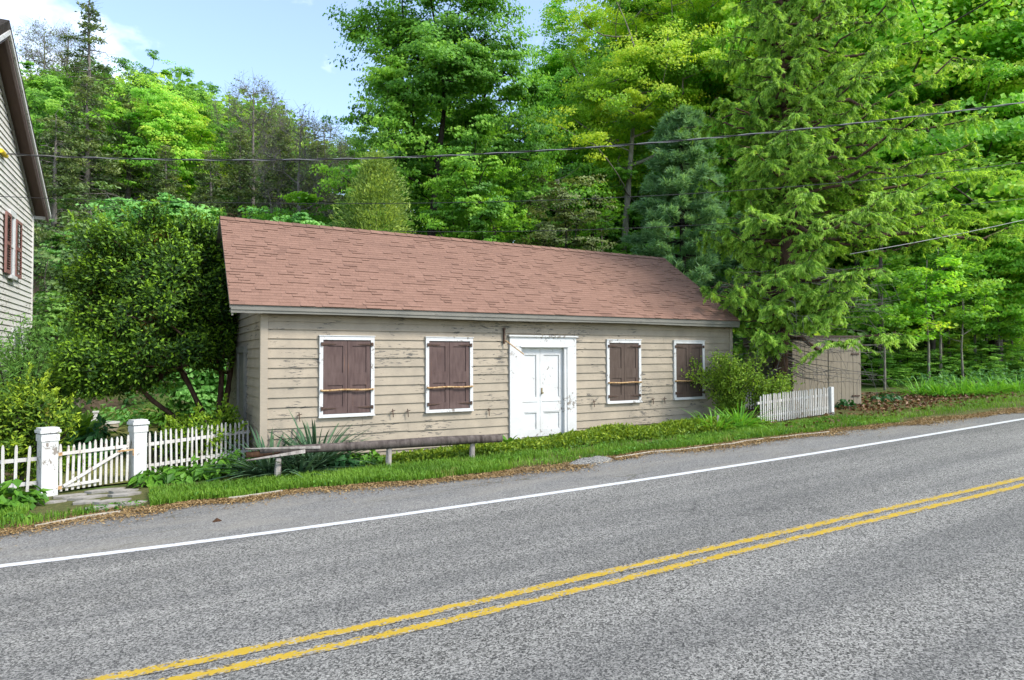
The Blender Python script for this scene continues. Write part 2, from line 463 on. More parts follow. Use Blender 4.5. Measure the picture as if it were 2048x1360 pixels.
# ------------------------------------------------------------------ ground, road
def sheet(xs, ylo, yhi, ny, zoff, tone_across=False):
    """a strip between two lines in plan"""
    g = Geo(); f = np.linspace(0, 1, ny)
    lo, hi = ylo(xs), yhi(xs)
    Y = lo[:, None] + (hi - lo)[:, None] * f[None]
    X = np.repeat(xs[:, None], ny, 1)
    Z = plane_z(X) + zoff
    i = np.arange(len(xs) - 1)[:, None] * ny; j = np.arange(ny - 1)[None]
    q = np.stack([i + j, i + ny + j, i + ny + j + 1, i + j + 1], -1).reshape(-1, 4)
    tone = np.repeat(f[None], len(xs), 0).ravel() if tone_across else .5
    return g.add(np.stack([X, Y, Z], -1).reshape(-1, 3), q, tone=tone)

gx_ = np.concatenate([np.linspace(-420, -40, 12), np.linspace(-36, -12, 13), np.linspace(-11, 20, 78), np.linspace(21, 60, 40), np.linspace(65, 500, 20)])
gy_ = np.concatenate([np.linspace(-300, -30, 8), np.linspace(-25, -5, 11), np.linspace(-4.5, 2, 40), np.linspace(2.5, 60, 90), np.linspace(66, 400, 12)])
XX, YY = np.meshgrid(gx_, gy_, indexing='ij')
ZZ = G(XX, YY)
g = Geo(); ny = len(gy_)
i = np.arange(len(gx_) - 1)[:, None] * ny; j = np.arange(ny - 1)[None]
g.add(np.stack([XX, YY, ZZ], -1).reshape(-1, 3), np.stack([i + j, i + ny + j, i + ny + j + 1, i + j + 1], -1).reshape(-1, 4))
struct('ground', g, M['earth'], smooth=True)

xs = np.linspace(-30, 120, 301)
edge_f = lambda x: smooth_line(EDGE, x) + .05 * np.sin(x * 2.3) + .04 * np.sin(x * 5.1 + 1)
white_f = lambda x: smooth_line(WHITE, x)
yel_f = lambda x: smooth_line(YEL1, x)
struct('road', sheet(xs, lambda x: white_f(x) - 11.0, lambda x: white_f(x) + .04, 24, 0.0), M['asphalt'])
struct('road_shoulder', sheet(xs, lambda x: white_f(x) + .04, lambda x: edge_f(x) + .16, 8, -0.003), M['shoulder'])
struct('edge_line_marking', sheet(xs, lambda x: white_f(x) - .065, lambda x: white_f(x) + .065, 3, .005, True), M['white_line'])
struct('centre_line_marking', sheet(xs, lambda x: yel_f(x) - .062, lambda x: yel_f(x) + .062, 3, .005, True), M['yellow_line'])
o2 = lambda x: yel_f(x) - .222 + .012 * np.clip(x, 0, 8) / 8
struct('centre_line_marking', sheet(xs, lambda x: o2(x) - .060, lambda x: o2(x) + .060, 3, .005, True), M['yellow_line'])
xs2 = np.linspace(-9, 30, 160)
struct('grass_verge', sheet(xs2, lambda x: edge_f(x) + .22, lambda x: np.where(x < 0, -.15, np.where(x < 12.2, -.04, -1.3 - .0 * x)), 8, .008), M['verge'])
struct('dirt_strip', sheet(xs2, lambda x: edge_f(x) - .04 + .05 * np.sin(x * 3.1), lambda x: edge_f(x) + .30 + .10 * np.sin(x * 1.9), 5, .003), M['dirt'])
# garden path behind the gate
pg = Geo()
pl = [(-2.42, .03, .55), (-2.32, 1.24, .6), (-2.2, 3.4, .7), (-2.15, 6.1, .9), (-2.2, 8.5, 1.2), (-2.3, 11, 1.4), (-2.4, 13.4, 1.2)]
v = []
for (x, y, w_) in pl: v += [(x - w_, y, gz(x - w_, y) + .03), (x + w_, y, gz(x + w_, y) + .03)]
pg.add(v, [[2 * k, 2 * k + 1, 2 * k + 3, 2 * k + 2] for k in range(len(pl) - 1)])
struct('garden_path', pg, M['lawn'])
# flagstones in front of the gate
fg = Geo(); rs = np.random.default_rng(3)
for (x, y, r1, r2) in [(-2.67, -.56, .24, .11), (-2.23, -.47, .25, .12), (-1.99, -.72, .2, .1), (-2.43, -.87, .3, .12), (-1.96, -1.02, .22, .1), (-2.43, -1.24, .2, .1),
                       (-2.09, -1.43, .26, .1), (-1.87, -1.76, .2, .09), (-2.24, -1.79, .2, .09), (-2.85, -.90, .2, .09)]:
    n = 7; a = np.sort(np.arange(n) * 2 * np.pi / n + rs.random(n) * .5); rr = .8 + .35 * rs.random(n)
    ring = np.stack([x + r1 * rr * np.cos(a), y + r2 * rr * np.sin(a)], -1)
    z0 = gz(x, y)
    v = np.vstack([np.c_[ring, np.full(n, z0 - .02)], np.c_[ring, np.full(n, z0 + .035)], [[x, y, z0 + .037]]])
    fg.add(v, [[k, (k + 1) % n, n + (k + 1) % n, n + k] for k in range(n)], [[n + k, n + (k + 1) % n, 2 * n] for k in range(n)])
struct('flagstone_path', fg, M['stone'])
# pale kerb stones at the grass edge
kg = Geo()
for (xa, xb, off) in [(5.45, 8.98, .02), (9.15, 10.7, .05), (-.68, .05, .12), (-2.9, -2.0, .05)]:
    xx = np.linspace(xa, xb, 9)
    p = np.stack([xx, edge_f(xx) + off, plane_z(xx) + .012], -1)
    for k in range(8): kg.beam(p[k], p[k + 1], .04, .035)
struct('kerb', kg, M['kerb'])

def atx(px, py, X):
    d = ray(px, py); t = (X - CAM[0]) / d[0]
    return CAM + t * d

# ------------------------------------------------------------------ the old clapboard building
HX0 = .09            # left end of the front wall
HL = 11.97           # right end of the front wall
HD = 5.45            # depth
house = thing('old_building', 'low tan clapboard building with closed brown shutters and a red shingle roof', 'building', (6.0, 0, 0))
EAVE_Z, RIDGE_Y, RIDGE_Z = 2.69, 2.7, 4.73
rows = [2.41, 2.27, 2.10, 1.93, 1.75, 1.575, 1.39, 1.215, 1.035, .85, .66, .475, .295, .115, -.06, -.24]
tops = [2.56] + rows[:-1]
WIN = [(1.111, 2.159), (3.223, 4.274), (7.779, 8.812), (9.881, 10.933)]
WT, WB = 2.156, .666
DL, DR, DT = 5.154, 6.891, 2.197
rb = np.random.default_rng(11)

def board(g, x0, x1, zb, zt, axis='x', plane=0.0, sgn=1.0):
    """one bevelled clapboard: lip at the bottom, tucked under the next at the top"""
    j = rb.normal(0, .0035, 4)
    lip, top, back = 0.0, .026, .034
    ring = [(x0, lip, zb + j[0]), (x1, lip, zb + j[1]), (x1, back, zb + j[1]), (x0, back, zb + j[0]),
            (x0, top, zt + .012), (x1, top, zt + .012), (x1, back, zt + .012), (x0, back, zt + .012)]
    if axis == 'x': p = [(a, plane + sgn * b, c) for a, b, c in ring]
    else: p = [(plane + sgn * b, a, c) for a, b, c in ring]
    if (axis == 'x') != (sgn > 0): p = [p[3], p[2], p[1], p[0], p[7], p[6], p[5], p[4]]
    g.hexa(p, tone=rb.random())

front = Geo()
for zb, zt in zip(rows, tops):
    spans = [(HX0 + .115, HL - .10)]
    if zt > -.2 and zb < DT: spans = [(HX0 + .115, DL), (DR, HL - .10)]
    if zb > DT - .01: spans = [(HX0 + .115, HL - .10)]
    if zt > WB - .02 and zb < WT:
        cutw = sorted([(DL, DR)] + [(a + .02, b - .02) for a, b in WIN]) if zb < DT else sorted([(a + .02, b - .02) for a, b in WIN])
        e = [HX0 + .115] + [q for w_ in cutw for q in w_] + [HL - .10]
        if zt - .012 <= WT and zb >= WB - .05: spans = list(zip(e[::2], e[1::2]))
    for a, b in spans:
        cuts = [a] + ([a + (b - a) * (.3 + .4 * rb.random())] if b - a > 1.6 and rb.random() < .45 else []) + [b]
        for p, q in zip(cuts[:-1], cuts[1:]): board(front, p, q - .004, zb, zt)
front.bbox(HX0 + .03, DL, .034, .13, -.34, 2.56).bbox(DR, HL - .03, .034, .13, -.34, 2.56).bbox(DL, DR, .034, .13, DT, 2.56)
part('front_wall', front, M['siding'], house)
body = Geo()
zc = RIDGE_Z - .10
pent = [(.14, -.4), (HD - .03, -.4), (HD - .03, 2.52), (RIDGE_Y, zc), (.14, 2.56)]
v = [(HX0 + .036, y, z) for y, z in pent] + [(HL - .03, y, z) for y, z in pent]
body.add(v, [[k, 5 + k, 5 + (k + 1) % 5, (k + 1) % 5] for k in range(5)] + [[0, 1, 2, 4], [5, 9, 7, 6]], [[4, 2, 3], [9, 8, 7]])
slope = (RIDGE_Z - EAVE_Z) / (RIDGE_Y + .25)
for plane, sgn in ((HX0, 1.0), (HL, -1.0)):
    z = -.24
    zz = rows[::-1] + [2.41 + .165 * k for k in range(1, 15)]
    for a, b in zip(zz[:-1], zz[1:]):
        y0 = max(.10, (b - EAVE_Z) / slope - .1); y1 = min(HD - .1, 2 * RIDGE_Y - y0)
        if b > RIDGE_Z - .12 or y1 - y0 < .1: break
        board(body, y0, y1, a, b, 'y', plane, sgn)
part('gable_wall', body, M['siding'], house)
for x0, x1 in ((HX0 - .012, HX0 + .115), (HL - .10, HL + .012)):
    part('corner_board', Geo().bbox(x0, x1, -.014, .12, -.34, 2.56), M['trim_tan'], house)
fnd = Geo().bbox(HX0 + .02, HL - .02, .012, .12, -.9, -.243).bbox(HX0 + .02, HL - .02, HD - .15, HD - .05, -.9, -.41).bbox(HX0 + .02, HX0 + .12, .13, HD - .16, -.9, -.41)
part('foundation', fnd, M['kerb'], house)
# gable side door casing, seen edge on behind the yew
part('side_casing', Geo().bbox(HX0 - .05, HX0 + .02, 1.78, 1.93, -.35, 1.86).bbox(HX0 - .05, HX0 + .02, 2.78, 2.93, -.35, 1.86).bbox(HX0 - .055, HX0 + .02, 1.76, 2.95, 1.861, 1.99).bbox(HX0 - .012, HX0 + .02, 1.931, 2.779, -.3, 1.86), M['eave'], house)

# roof: four corners, front slope laid with single shingle tabs
EL, ER = np.array([-.46, -.25, 2.685]), np.array([12.0, -.25, 2.70])
RL_, RR_ = np.array([-.335, RIDGE_Y, 4.725]), np.array([12.09, RIDGE_Y, 4.735])
BL, BR = np.array([-.44, HD + .2, 2.68]), np.array([12.05, HD + .2, 2.68])
deck = Geo()
dn = np.array([0, 0, .07])
deck.hexa([EL - dn, ER - dn, RR_ - dn, RL_ - dn, EL, ER, RR_, RL_])
deck.hexa([RL_ - dn + (0, .004, 0), RR_ - dn + (0, .004, 0), BR - dn, BL - dn, RL_ + (0, .004, 0), RR_ + (0, .004, 0), BR, BL])
roof = part('roof', deck, M['eave'], house)
sh = Geo()
rt = np.random.default_rng(5)
def lay(E0, E1, R0, R1, nrm, ncourse=34):
    for r in range(ncourse):
        t0, t1 = r / ncourse, min(1, (r + 1.15) / ncourse)
        s = -rt.random() * .02
        while s < 1:
            w_ = (.12 + .16 * rt.random()) / 12.2
            a, b = max(0, s), min(1, s + w_ - .0002); s += w_
            if b <= a: continue
            f0, f1 = -.012 / 4 + t0, t1
            if r == 0: f0 = -.008
            P = lambda u, f: (E0 + (E1 - E0) * u) * (1 - f) + (R0 + (R1 - R0) * u) * f
            hgt = .008 + (.010 if rt.random() < .24 else 0)
            tone = .45 + rt.random() * .35
            if rt.random() < .05: tone = .2
            v = [P(a, f0) + nrm * .001, P(b, f0) + nrm * .001, P(b, f0) + nrm * hgt, P(a, f0) + nrm * hgt]
            sh.add(v, [[0, 1, 2, 3]], tone=.0 if hgt > .012 else .35)          # cut edge of the tab, toned dark as a shadow line under raised tabs
            v = [P(a, f0) + nrm * hgt, P(b, f0) + nrm * hgt, P(b, f1) + nrm * .003, P(a, f1) + nrm * .003]
            sh.add(v, [[0, 1, 2, 3]], tone=tone)
nf = np.cross(ER - EL, RL_ - EL); nf /= np.linalg.norm(nf)
lay(EL, ER, RL_, RR_, nf)
nb = np.cross(RL_ - BL, BR - BL); nb = -nb / np.linalg.norm(nb)
nb = nb if nb[2] > 0 else -nb
lay(BR, BL, RR_, RL_, nb, 34)
for k in range(42):   # ridge caps
    u0, u1 = k / 42, (k + 1.08) / 42
    A, B = RL_ + (RR_ - RL_) * u0, RL_ + (RR_ - RL_) * min(1, u1)
    dz = np.array([0, 0, .022 + .012]); d2 = np.array([0, 0, .022])
    s_ = np.array([0, .13, -.13 * slope])
    s2 = np.array([0, -.13, -.13 * slope])
    sh.add([A + dz, B + d2, B + d2 + s_, A + dz + s_, A + dz + s2, B + d2 + s2], [[0, 1, 2, 3], [4, 5, 1, 0]], tone=rt.random() * .8 + .1)
part('shingles', sh, M['shingle'], roof)
xr = np.linspace(-.44, 11.98, 25)
fa = Geo()
for k in range(24):
    d0, d1 = rb.normal(0, .004, 2)
    fa.bbox(xr[k], xr[k + 1] - .0005, -.252, -.228, 2.53 + .012 * math.sin(k * .5), 2.64)
fa.bbox(-.44, 11.98, -.268, -.253, 2.585, 2.625)
part('fascia', fa, M['eave'], house)
part('soffit', Geo().bbox(-.44, 11.98, -.227, -.001, 2.565, 2.585), M['eave'], house)
part('rake_board', Geo().hexa([EL + (.03, .02, -.2), EL + (.06, .02, -.2), RL_ + (.06, 0, -.22), RL_ + (.03, 0, -.22), EL + (.03, .02, -.075), EL + (.06, .02, -.075), RL_ + (.06, 0, -.075), RL_ + (.03, 0, -.075)]), M['eave'], house)

def panelled(g, x0, x1, z0, z1, yf, panels, stile, depth=.016):
    """a boarded leaf: back slab, stiles and rails proud of it"""
    g.bbox(x0, x1, yf + depth, yf + depth + .02, z0, z1)
    g.bbox(x0, x0 + stile, yf, yf + depth, z0, z1).bbox(x1 - stile, x1, yf, yf + depth, z0, z1)
    zs = [z0] + [q for p in panels for q in p] + [z1]
    for a, b in zip(zs[::2], zs[1::2]): g.bbox(x0 + stile, x1 - stile, yf + .001, yf + depth, a, b)

for k, (x0, x1) in enumerate(WIN):
    fr = Geo(); fw_ = .068
    wb = WB + (.0 if k < 2 else .015 * (k - 1)); j = (-1) ** k * .006
    fr.bbox(x0, x0 + fw_, -.030, .030, wb, WT - .07).bbox(x1 - fw_, x1, -.030, .030, wb, WT - .07)
    fr.bbox(x0, x1, -.032, .030, WT - .07, WT).bbox(x0 - .015, x1 + .015, -.045, .030, WT + .001, WT + .016)
    fr.bbox(x0 + fw_, x1 - fw_, -.028, .030, wb, wb + .03).bbox(x0 - .01, x1 + .01, -.052, .030, wb - .03, wb - .001)
    win = part('window', fr, M['white_worn'], house)
    mid = (x0 + x1) / 2 + j
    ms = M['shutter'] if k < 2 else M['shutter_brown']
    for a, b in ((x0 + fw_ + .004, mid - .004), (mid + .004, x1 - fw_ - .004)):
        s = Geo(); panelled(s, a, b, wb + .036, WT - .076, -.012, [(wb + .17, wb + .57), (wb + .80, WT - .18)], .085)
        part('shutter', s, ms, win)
    for zz in (WT - .15, wb + .14):
        for sx, dx in ((x0 + .045, 1), (x1 - .045, -1)):
            h = Geo(); L = .27
            h.hexa([(sx, -.036, zz - .018), (sx + dx * L, -.019, zz - .006), (sx + dx * L, -.014, zz - .006), (sx, -.031, zz - .018),
                    (sx, -.036, zz + .018), (sx + dx * L, -.019, zz + .006), (sx + dx * L, -.014, zz + .006), (sx, -.031, zz + .018)])
            h.bbox(sx - .02, sx + .02, -.05, -.0325, zz - .035, zz + .035)
            part('hinge', h, M['iron'], win)
    zb_ = WB + .47 + (.01 if k < 2 else .005)
    bar = Geo(); xx = np.linspace(x0 + .02, x1 - .02, 9)
    bar.tube(np.stack([xx, np.full(9, -.050), zb_ + .006 * np.sin(xx * 9)], -1), .017, 7)
    for e in (x0 + .035, x1 - .035): bar.tube([(e, -.03, zb_), (e, -.085, zb_ + .004)], [.024, .016], 6)
    part('security_bar', bar, M['rust_bar'], win)

# door: casing, two recessed leaves
cs = Geo()
cs.bbox(DL, 5.44, -.035, .031, -.02, 1.985).bbox(6.645, DR, -.035, .031, -.02, 1.985)
cs.bbox(DL, DR, -.038, .031, 1.986, DT).bbox(DL - .035, DR + .035, -.075, .031, DT + .001, DT + .035)
cs.bbox(5.441, 5.47, .0, .14, -.02, 1.985).bbox(6.575, 6.644, -.02, .14, -.02, 1.985).bbox(5.471, 6.574, .0, .14, 1.95, 1.985)
cs.bbox(5.41, 6.67, -.055, -.0385, 1.97, 2.0)
part('door_casing', cs, M['white_worn'], house)
for a, b in ((5.472, 5.968), (5.974, 6.573)):
    d = Geo(); panelled(d, a, b, .0, 1.948, .055, [(.16, .52), (.86, 1.80)], .095, .022)
    d.bbox(a + .06, b - .06, .045, .0545, .765, .785).bbox(a + .08, b - .08, .047, .0545, .545, .558)
    leaf = part('door', d, M['white_worn'], house)
    if a > 5.8:
        part('door_handle', Geo().bbox(a + .025, a + .055, .040, .0545, .93, 1.07).tube([(a + .04, .05, .96), (a + .04, .0, .96)], [.014, .02], 7), M['brass'], leaf)
part('door_step', Geo().bbox(DL + .05, DR - .05, -.22, .14, -.20, -.021), M['kerb'], house)

# iron shutter dogs on the wall
for px, py in ((598, 833), (785, 825), (815, 825), (977, 823), (1187, 806), (1305, 801), (1328, 800)):
    p = at(px, py, -.02); x, z = p[0], p[2]
    hk = Geo().tube([(x, .0, z + .03), (x, -.05, z + .03)], .008, 5)
    hk.beam((x - .006, -.046, z + .075), (x + .008, -.046, z - .09), .016, .008, up=(0, 1, 0)).beam((x - .04, -.054, z + .02), (x + .045, -.054, z + .045), .014, .008, up=(0, 1, 0))
    part('shutter_hook', hk, M['iron'], house)
# bracket with a pole left of the door head
p0, p1 = at(1008, 657, -.02), at(1010, 683, -.02)
br = Geo().bbox(p0[0] - .015, p0[0] + .015, -.045, .0, p1[2] - .05, p0[2] + .02).bbox(p0[0] - .035, p0[0] + .02, -.052, -.0455, p0[2] - .03, p0[2] + .02)
brk = part('pole_bracket', br, M['iron'], house)
q = at(1048, 709, -.40)
part('bare_pole', Geo().tube([(p1[0], -.05, p1[2] + .02), (q[0], q[1], q[2])], [.014, .012], 7), M['rust_bar'], brk)
p = at(1180, 643, -.03)
part('insulator', Geo().tube([(p[0] - .02, -.02, p[2] + .01), (p[0] + .03, -.07, p[2] - .012)], [.022, .03], 8), M['ceramic'], house)

# ------------------------------------------------------------------ neighbour's house (gable wall at the left edge of the photo)
NX = -4.244
NY = 8.86             # rear corner of the gable wall
nb_ = thing('neighbour_house', 'tall white clapboard house with brown overhanging rake at the left edge', 'house', (NX, NY, -.5))
pk = (NY - 4.5, 8.37); ev = (NY, 5.62); ns = (pk[1] - ev[1]) / (ev[0] - pk[0])
ng = Geo()
rb = np.random.default_rng(8)
z = -.45
while z < 8.2:
    zt = z + .135
    y1 = min(NY - .05, pk[0] + (pk[1] - zt) / ns - .05); y0 = max(NY - 8.95, 2 * pk[0] - y1)
    if y1 - y0 > .15:
        board(ng, y0, y1, z, zt, 'y', NX, -1.0)
    z = zt
hp = [(NY - 9, -.9), (NY, -.9), (NY, 5.6), (NY - 4.5, 8.33), (NY - 9, 5.6)]
v = [(NX - .035, y, z_) for y, z_ in hp] + [(NX - 7, y, z_) for y, z_ in hp]
ng.add(v, [[k, (k + 1) % 5, 5 + (k + 1) % 5, 5 + k] for k in range(5)] + [[0, 4, 2, 1], [5, 6, 7, 9]], [[4, 3, 2], [9, 7, 8]])
part('wall', ng, M['house_white'], nb_)
part('corner_board', Geo().bbox(NX - .10, NX + .012, NY - .049, NY + .03, -.9, 5.6), M['house_white'], nb_)
rX = NX + .30
def rafter(y0, z0, y1, z1, lo, hi, xa, xb, g):
    g.hexa([(xa, y0, z0 + lo), (xb, y0, z0 + lo), (xb, y1, z1 + lo), (xa, y1, z1 + lo), (xa, y0, z0 + hi), (xb, y0, z0 + hi), (xb, y1, z1 + hi), (xa, y1, z1 + hi)])
ty = NY + .25; tz = pk[1] - ns * (ty - pk[0]) + .05
ly, lz = 2 * pk[0] - ty, tz
rf = Geo(); rafter(pk[0], pk[1] + .05, ty, tz, .10, .30, NX - 7.3, rX + .03, rf); rafter(ly, lz, pk[0] - .003, pk[1] + .05, .10, .30, NX - 7.3, rX + .03, rf)
nroof = part('roof', rf, M['bark_dark'], nb_)
so = Geo(); rafter(pk[0], pk[1] + .05, ty, tz, .0, .098, NX + .004, rX - .055, so); rafter(ly, lz, pk[0] - .003, pk[1] + .05, .0, .098, NX + .004, rX - .055, so)
part('soffit', so, M['soffit'], nroof)
fc = Geo(); rafter(pk[0], pk[1] + .05, ty, tz, -.10, .096, rX - .054, rX, fc); rafter(ly, lz, pk[0] - .003, pk[1] + .05, -.10, .096, rX - .054, rX, fc)
part('rake_board', fc, M['purple_trim'], nroof)
cr = Geo(); rafter(pk[0], pk[1] + .05, ty, tz, .0, .096, rX + .001, rX + .05, cr); rafter(ly, lz, pk[0] - .003, pk[1] + .05, .0, .096, rX + .001, rX + .05, cr)
part('crown_moulding', cr, M['white_worn'], nroof)
fz = Geo(); rafter(pk[0], pk[1] - .16, NY - .06, pk[1] - .16 - ns * (NY - .06 - pk[0]), .0, .12, NX + .001, NX + .03, fz)
part('frieze_board', fz, M['eave'], nroof)
part('eave_return', Geo().bbox(NX - 7.2, rX - .06, ty - .05, ty + .03, tz - .05, tz + .095), M['white_worn'], nroof)
def side_window(s0_, s1_, z0, z1, shut):
    y0, y1 = NY + s0_, NY + s1_
    wf = .09 if y1 - y0 < .8 else .12
    fr = Geo()
    fr.bbox(NX, NX + .05, y0, y0 + wf, z0, z1).bbox(NX, NX + .05, y1 - wf, y1, z0, z1).bbox(NX, NX + .052, y0 - .03, y1 + .03, z1 + .001, z1 + .13).bbox(NX, NX + .09, y0 - .05, y1 + .05, z0 - .08, z0 - .001)
    fr.bbox(NX, NX + .035, y0 + wf + .001, y1 - wf - .001, (z0 + z1) / 2 - .03, (z0 + z1) / 2 + .03)
    w_ = part('window', fr, M['white'], nb_)
    part('pane', Geo().bbox(NX + .002, NX + .015, y0 + wf + .001, y1 - wf - .001, z0, z1), M['glass'], w_)
    for (sa, sb) in shut:
        s = Geo(); X0 = NX + .03
        s.bbox(X0, X0 + .04, sa, sa + .05, z0, z1).bbox(X0, X0 + .04, sb - .05, sb, z0, z1)
        for zz in (z0, (z0 + z1) / 2 - .04, z1 - .07): s.bbox(X0 + .001, X0 + .039, sa + .05, sb - .05, zz, zz + .07)
        n = int((z1 - z0) / .055)
        for k in range(n):
            zz = z0 + .03 + k * (z1 - z0 - .06) / n
            s.box((X0 + .02, (sa + sb) / 2, zz), (.045, sb - sa - .1, .008), rot=[[math.cos(.7), 0, math.sin(.7)], [0, 1, 0], [-math.sin(.7), 0, math.cos(.7)]])
        part('shutter', s, M['louver'], w_)
side_window(-2.67, -2.2, 3.66, 5.02, [(NY - 3.12, NY - 2.69), (NY - 2.18, NY - 1.62)])
side_window(-2.2, -1.05, 1.15, 2.36, [])
NR = RAD(-3.45)
def nlocal(p):       # a place in the garden, in the unturned frame of the neighbour's house
    dx, dy = p[0] - NX, p[1] - NY
    return NX + dx * math.cos(NR) + dy * math.sin(NR), NY - dx * math.sin(NR) + dy * math.cos(NR)
# back porch posts of the neighbour's house
for px in (109, 121):
    p = nlocal(at(px, 700, 11.6))
    part('porch_post', Geo().bbox(p[0] - .08, p[0] + .08, p[1] - .08, p[1] + .08, -.6, 2.25), M['white'], nb_)
pw = nlocal(at(115, 700, 11.6))
part('porch_roof', Geo().bbox(NX - 3, pw[0] + .4, NY + .04, pw[1] + .3, 2.26, 2.44), M['purple_trim'], nb_)
part('porch_rail', Geo().bbox(NX - 3, pw[0] + .3, pw[1] - .04, pw[1] + .04, .45, .53), M['white'], nb_)
nb_.rotation_euler = (0, 0, NR)

# small white outbuilding far behind, between the yew and the gable
pa = at(450, 740, 13.0)
ob = thing('outbuilding', 'small white outbuilding glimpsed between the yew trunk and the tan gable', 'shed', (pa[0] + .6, 13.8, gz(pa[0], 13) - .1))
part('wall', Geo().bbox(pa[0] - .1, pa[0] + 1.6, 13.0, 14.6, -.5, 1.55), M['white_worn'], ob)
part('roof', Geo().hexa([(pa[0] - .3, 12.8, 1.56), (pa[0] + 1.8, 12.8, 1.56), (pa[0] + 1.8, 14.8, 2.1), (pa[0] - .3, 14.8, 2.1), (pa[0] - .3, 12.8, 1.64), (pa[0] + 1.8, 12.8, 1.64), (pa[0] + 1.8, 14.8, 2.18), (pa[0] - .3, 14.8, 2.18)]), M['eave'], ob)

# tan board shed right of the spruce
s0, s1 = np.array([13.85, -.42]), np.array([15.95, -1.05])
sd = (s1 - s0) / np.linalg.norm(s1 - s0); sn = np.array([-sd[1], sd[0]]); SLen = np.linalg.norm(s1 - s0)
shed = thing('shed', 'narrow tan vertical board shed behind the short picket fence', 'shed', ((s0 + s1)[0] / 2, (s0 + s1)[1] / 2, .3))
def srect(g, a0, a1, d0, d1, z0, z1, z1b=None):
    z1b = z1 if z1b is None else z1b
    P = lambda a, d: s0 + sd * a + sn * d
    q = [P(a0, d0), P(a1, d0), P(a1, d1), P(a0, d1)]
    g.hexa([(*q[0], z0), (*q[1], z0), (*q[2], z0), (*q[3], z0), (*q[0], z1), (*q[1], z1b), (*q[2], z1b), (*q[3], z1)])
ZT = float(at(1722, 674, -1.05)[2])
wl = Geo(); srect(wl, 0, SLen, .02, 2.4, .0, ZT)
n = 17
for k in range(n):
    a = SLen * k / n
    srect(wl, a + .004, a + SLen / n - .004, .0 + .003 * (k % 3), .019, .10 + .01 * rb.random(), ZT - .002)
part('wall', wl, M['shed'], shed)
dr = Geo(); srect(dr, SLen * .52, SLen * .53, -.012, -.001, .15, ZT - .1); srect(dr, SLen * .53 + .01, SLen * .96, -.006, -.001, ZT - .16, ZT - .06)
part('door_batten', dr, M['shed'], shed)
for za in (.62, ZT - .5):
    hg = Geo(); srect(hg, SLen * .86, SLen * .97, -.02, -.001, za, za + .04)
    part('hinge', hg, M['iron'], shed)
rf = Geo(); srect(rf, -.05, SLen + .05, -.06, 2.5, ZT + .002, ZT + .035)
part('roof', rf, M['soffit'], shed)

# ------------------------------------------------------------------ white picket fences and gate
rp = np.random.default_rng(21)
pk_geo = Geo()   # one picket with a rounded head, foot at the origin
hh = [(0, .016), (.62, .016), (.67, .014), (.70, .006)]
for (za, wa), (zb, wb) in zip(hh[:-1], hh[1:]):
    pk_geo.hexa([(-wa, -.009, za), (wa, -.009, za), (wa, .009, za), (-wa, .009, za), (-wb, -.009, zb), (wb, -.009, zb), (wb, .009, zb), (-wb, .009, zb)])
PICKET = pk_geo.mesh('picket', M['picket'])
def pickets(root, a, b, n, h, foot, wscale=1.0, jitter=1.0, skip=()):
    a = np.array(a, float); b = np.array(b, float); d = b - a; ang = math.atan2(d[1], d[0])
    for k in range(n):
        if k in skip: continue
        p = a + d * ((k + .5) / n)
        o = link('picket', PICKET, root)
        hk = h * (1 + rp.normal(0, .015) * jitter)
        o.location = (p[0] - root.location[0], p[1] - root.location[1], plane_z(p[0]) + foot - root.location[2])
        o.rotation_euler = (rp.normal(0, .012) * jitter, rp.normal(0, .018) * jitter, ang)
        o.scale = (wscale, 1, hk / .70)
def rails(root, a, b, zs, m, off=.028):
    a = np.array(a, float); b = np.array(b, float); d = (b - a) / np.linalg.norm(b - a); nrm = np.array([-d[1], d[0]])
    for z_ in zs:
        A = a + nrm * off; B = b + nrm * off
        part('rail', Geo().beam((*A, plane_z(a[0]) + z_), (*B, plane_z(b[0]) + z_), .035, .055), m, root)
fl = thing('picket_fence', 'weathered white picket fence running left from the gate', 'fence', (-4.1, -.24, -.36))
pickets(fl, (-5.35, -.2), (-3.16, -.27), 15, .74, .06, 1.15, 2.2, (11,)); rails(fl, (-5.35, -.2), (-3.12, -.27), (.22, .58), M['picket'])
fr_ = thing('picket_fence', 'white picket fence between the gate and the tan building', 'fence', (-.8, .6, -.26))
pickets(fr_, (-1.66, .28), (.05, .93), 21, .74, .05, 1.0, 1.2); rails(fr_, (-1.66, .28), (.05, .93), (.22, .58), M['picket'])
rf_ = thing('picket_fence', 'short bright white picket fence in front of the board shed', 'fence', (12, -1.95, .2))
pickets(rf_, (10.6, -2.03), (13.40, -1.84), 37, .66, .05, .95, 1.0); rails(rf_, (10.55, -2.03), (13.4, -1.84), (.2, .52), M['picket'])
part('end_post', Geo().bbox(13.39, 13.49, -1.90, -1.80, .2, .98), M['white_worn'], rf_)
rk = thing('picket_fence', 'white picket fence glimpsed behind the short bright fence', 'fence', (12.7, .05, .2))
pickets(rk, (12.05, .2), (13.72, -.16), 21, .74, .08, 1.0, 1.0); rails(rk, (12.05, .2), (13.72, -.16), (.2, .58), M['picket'])

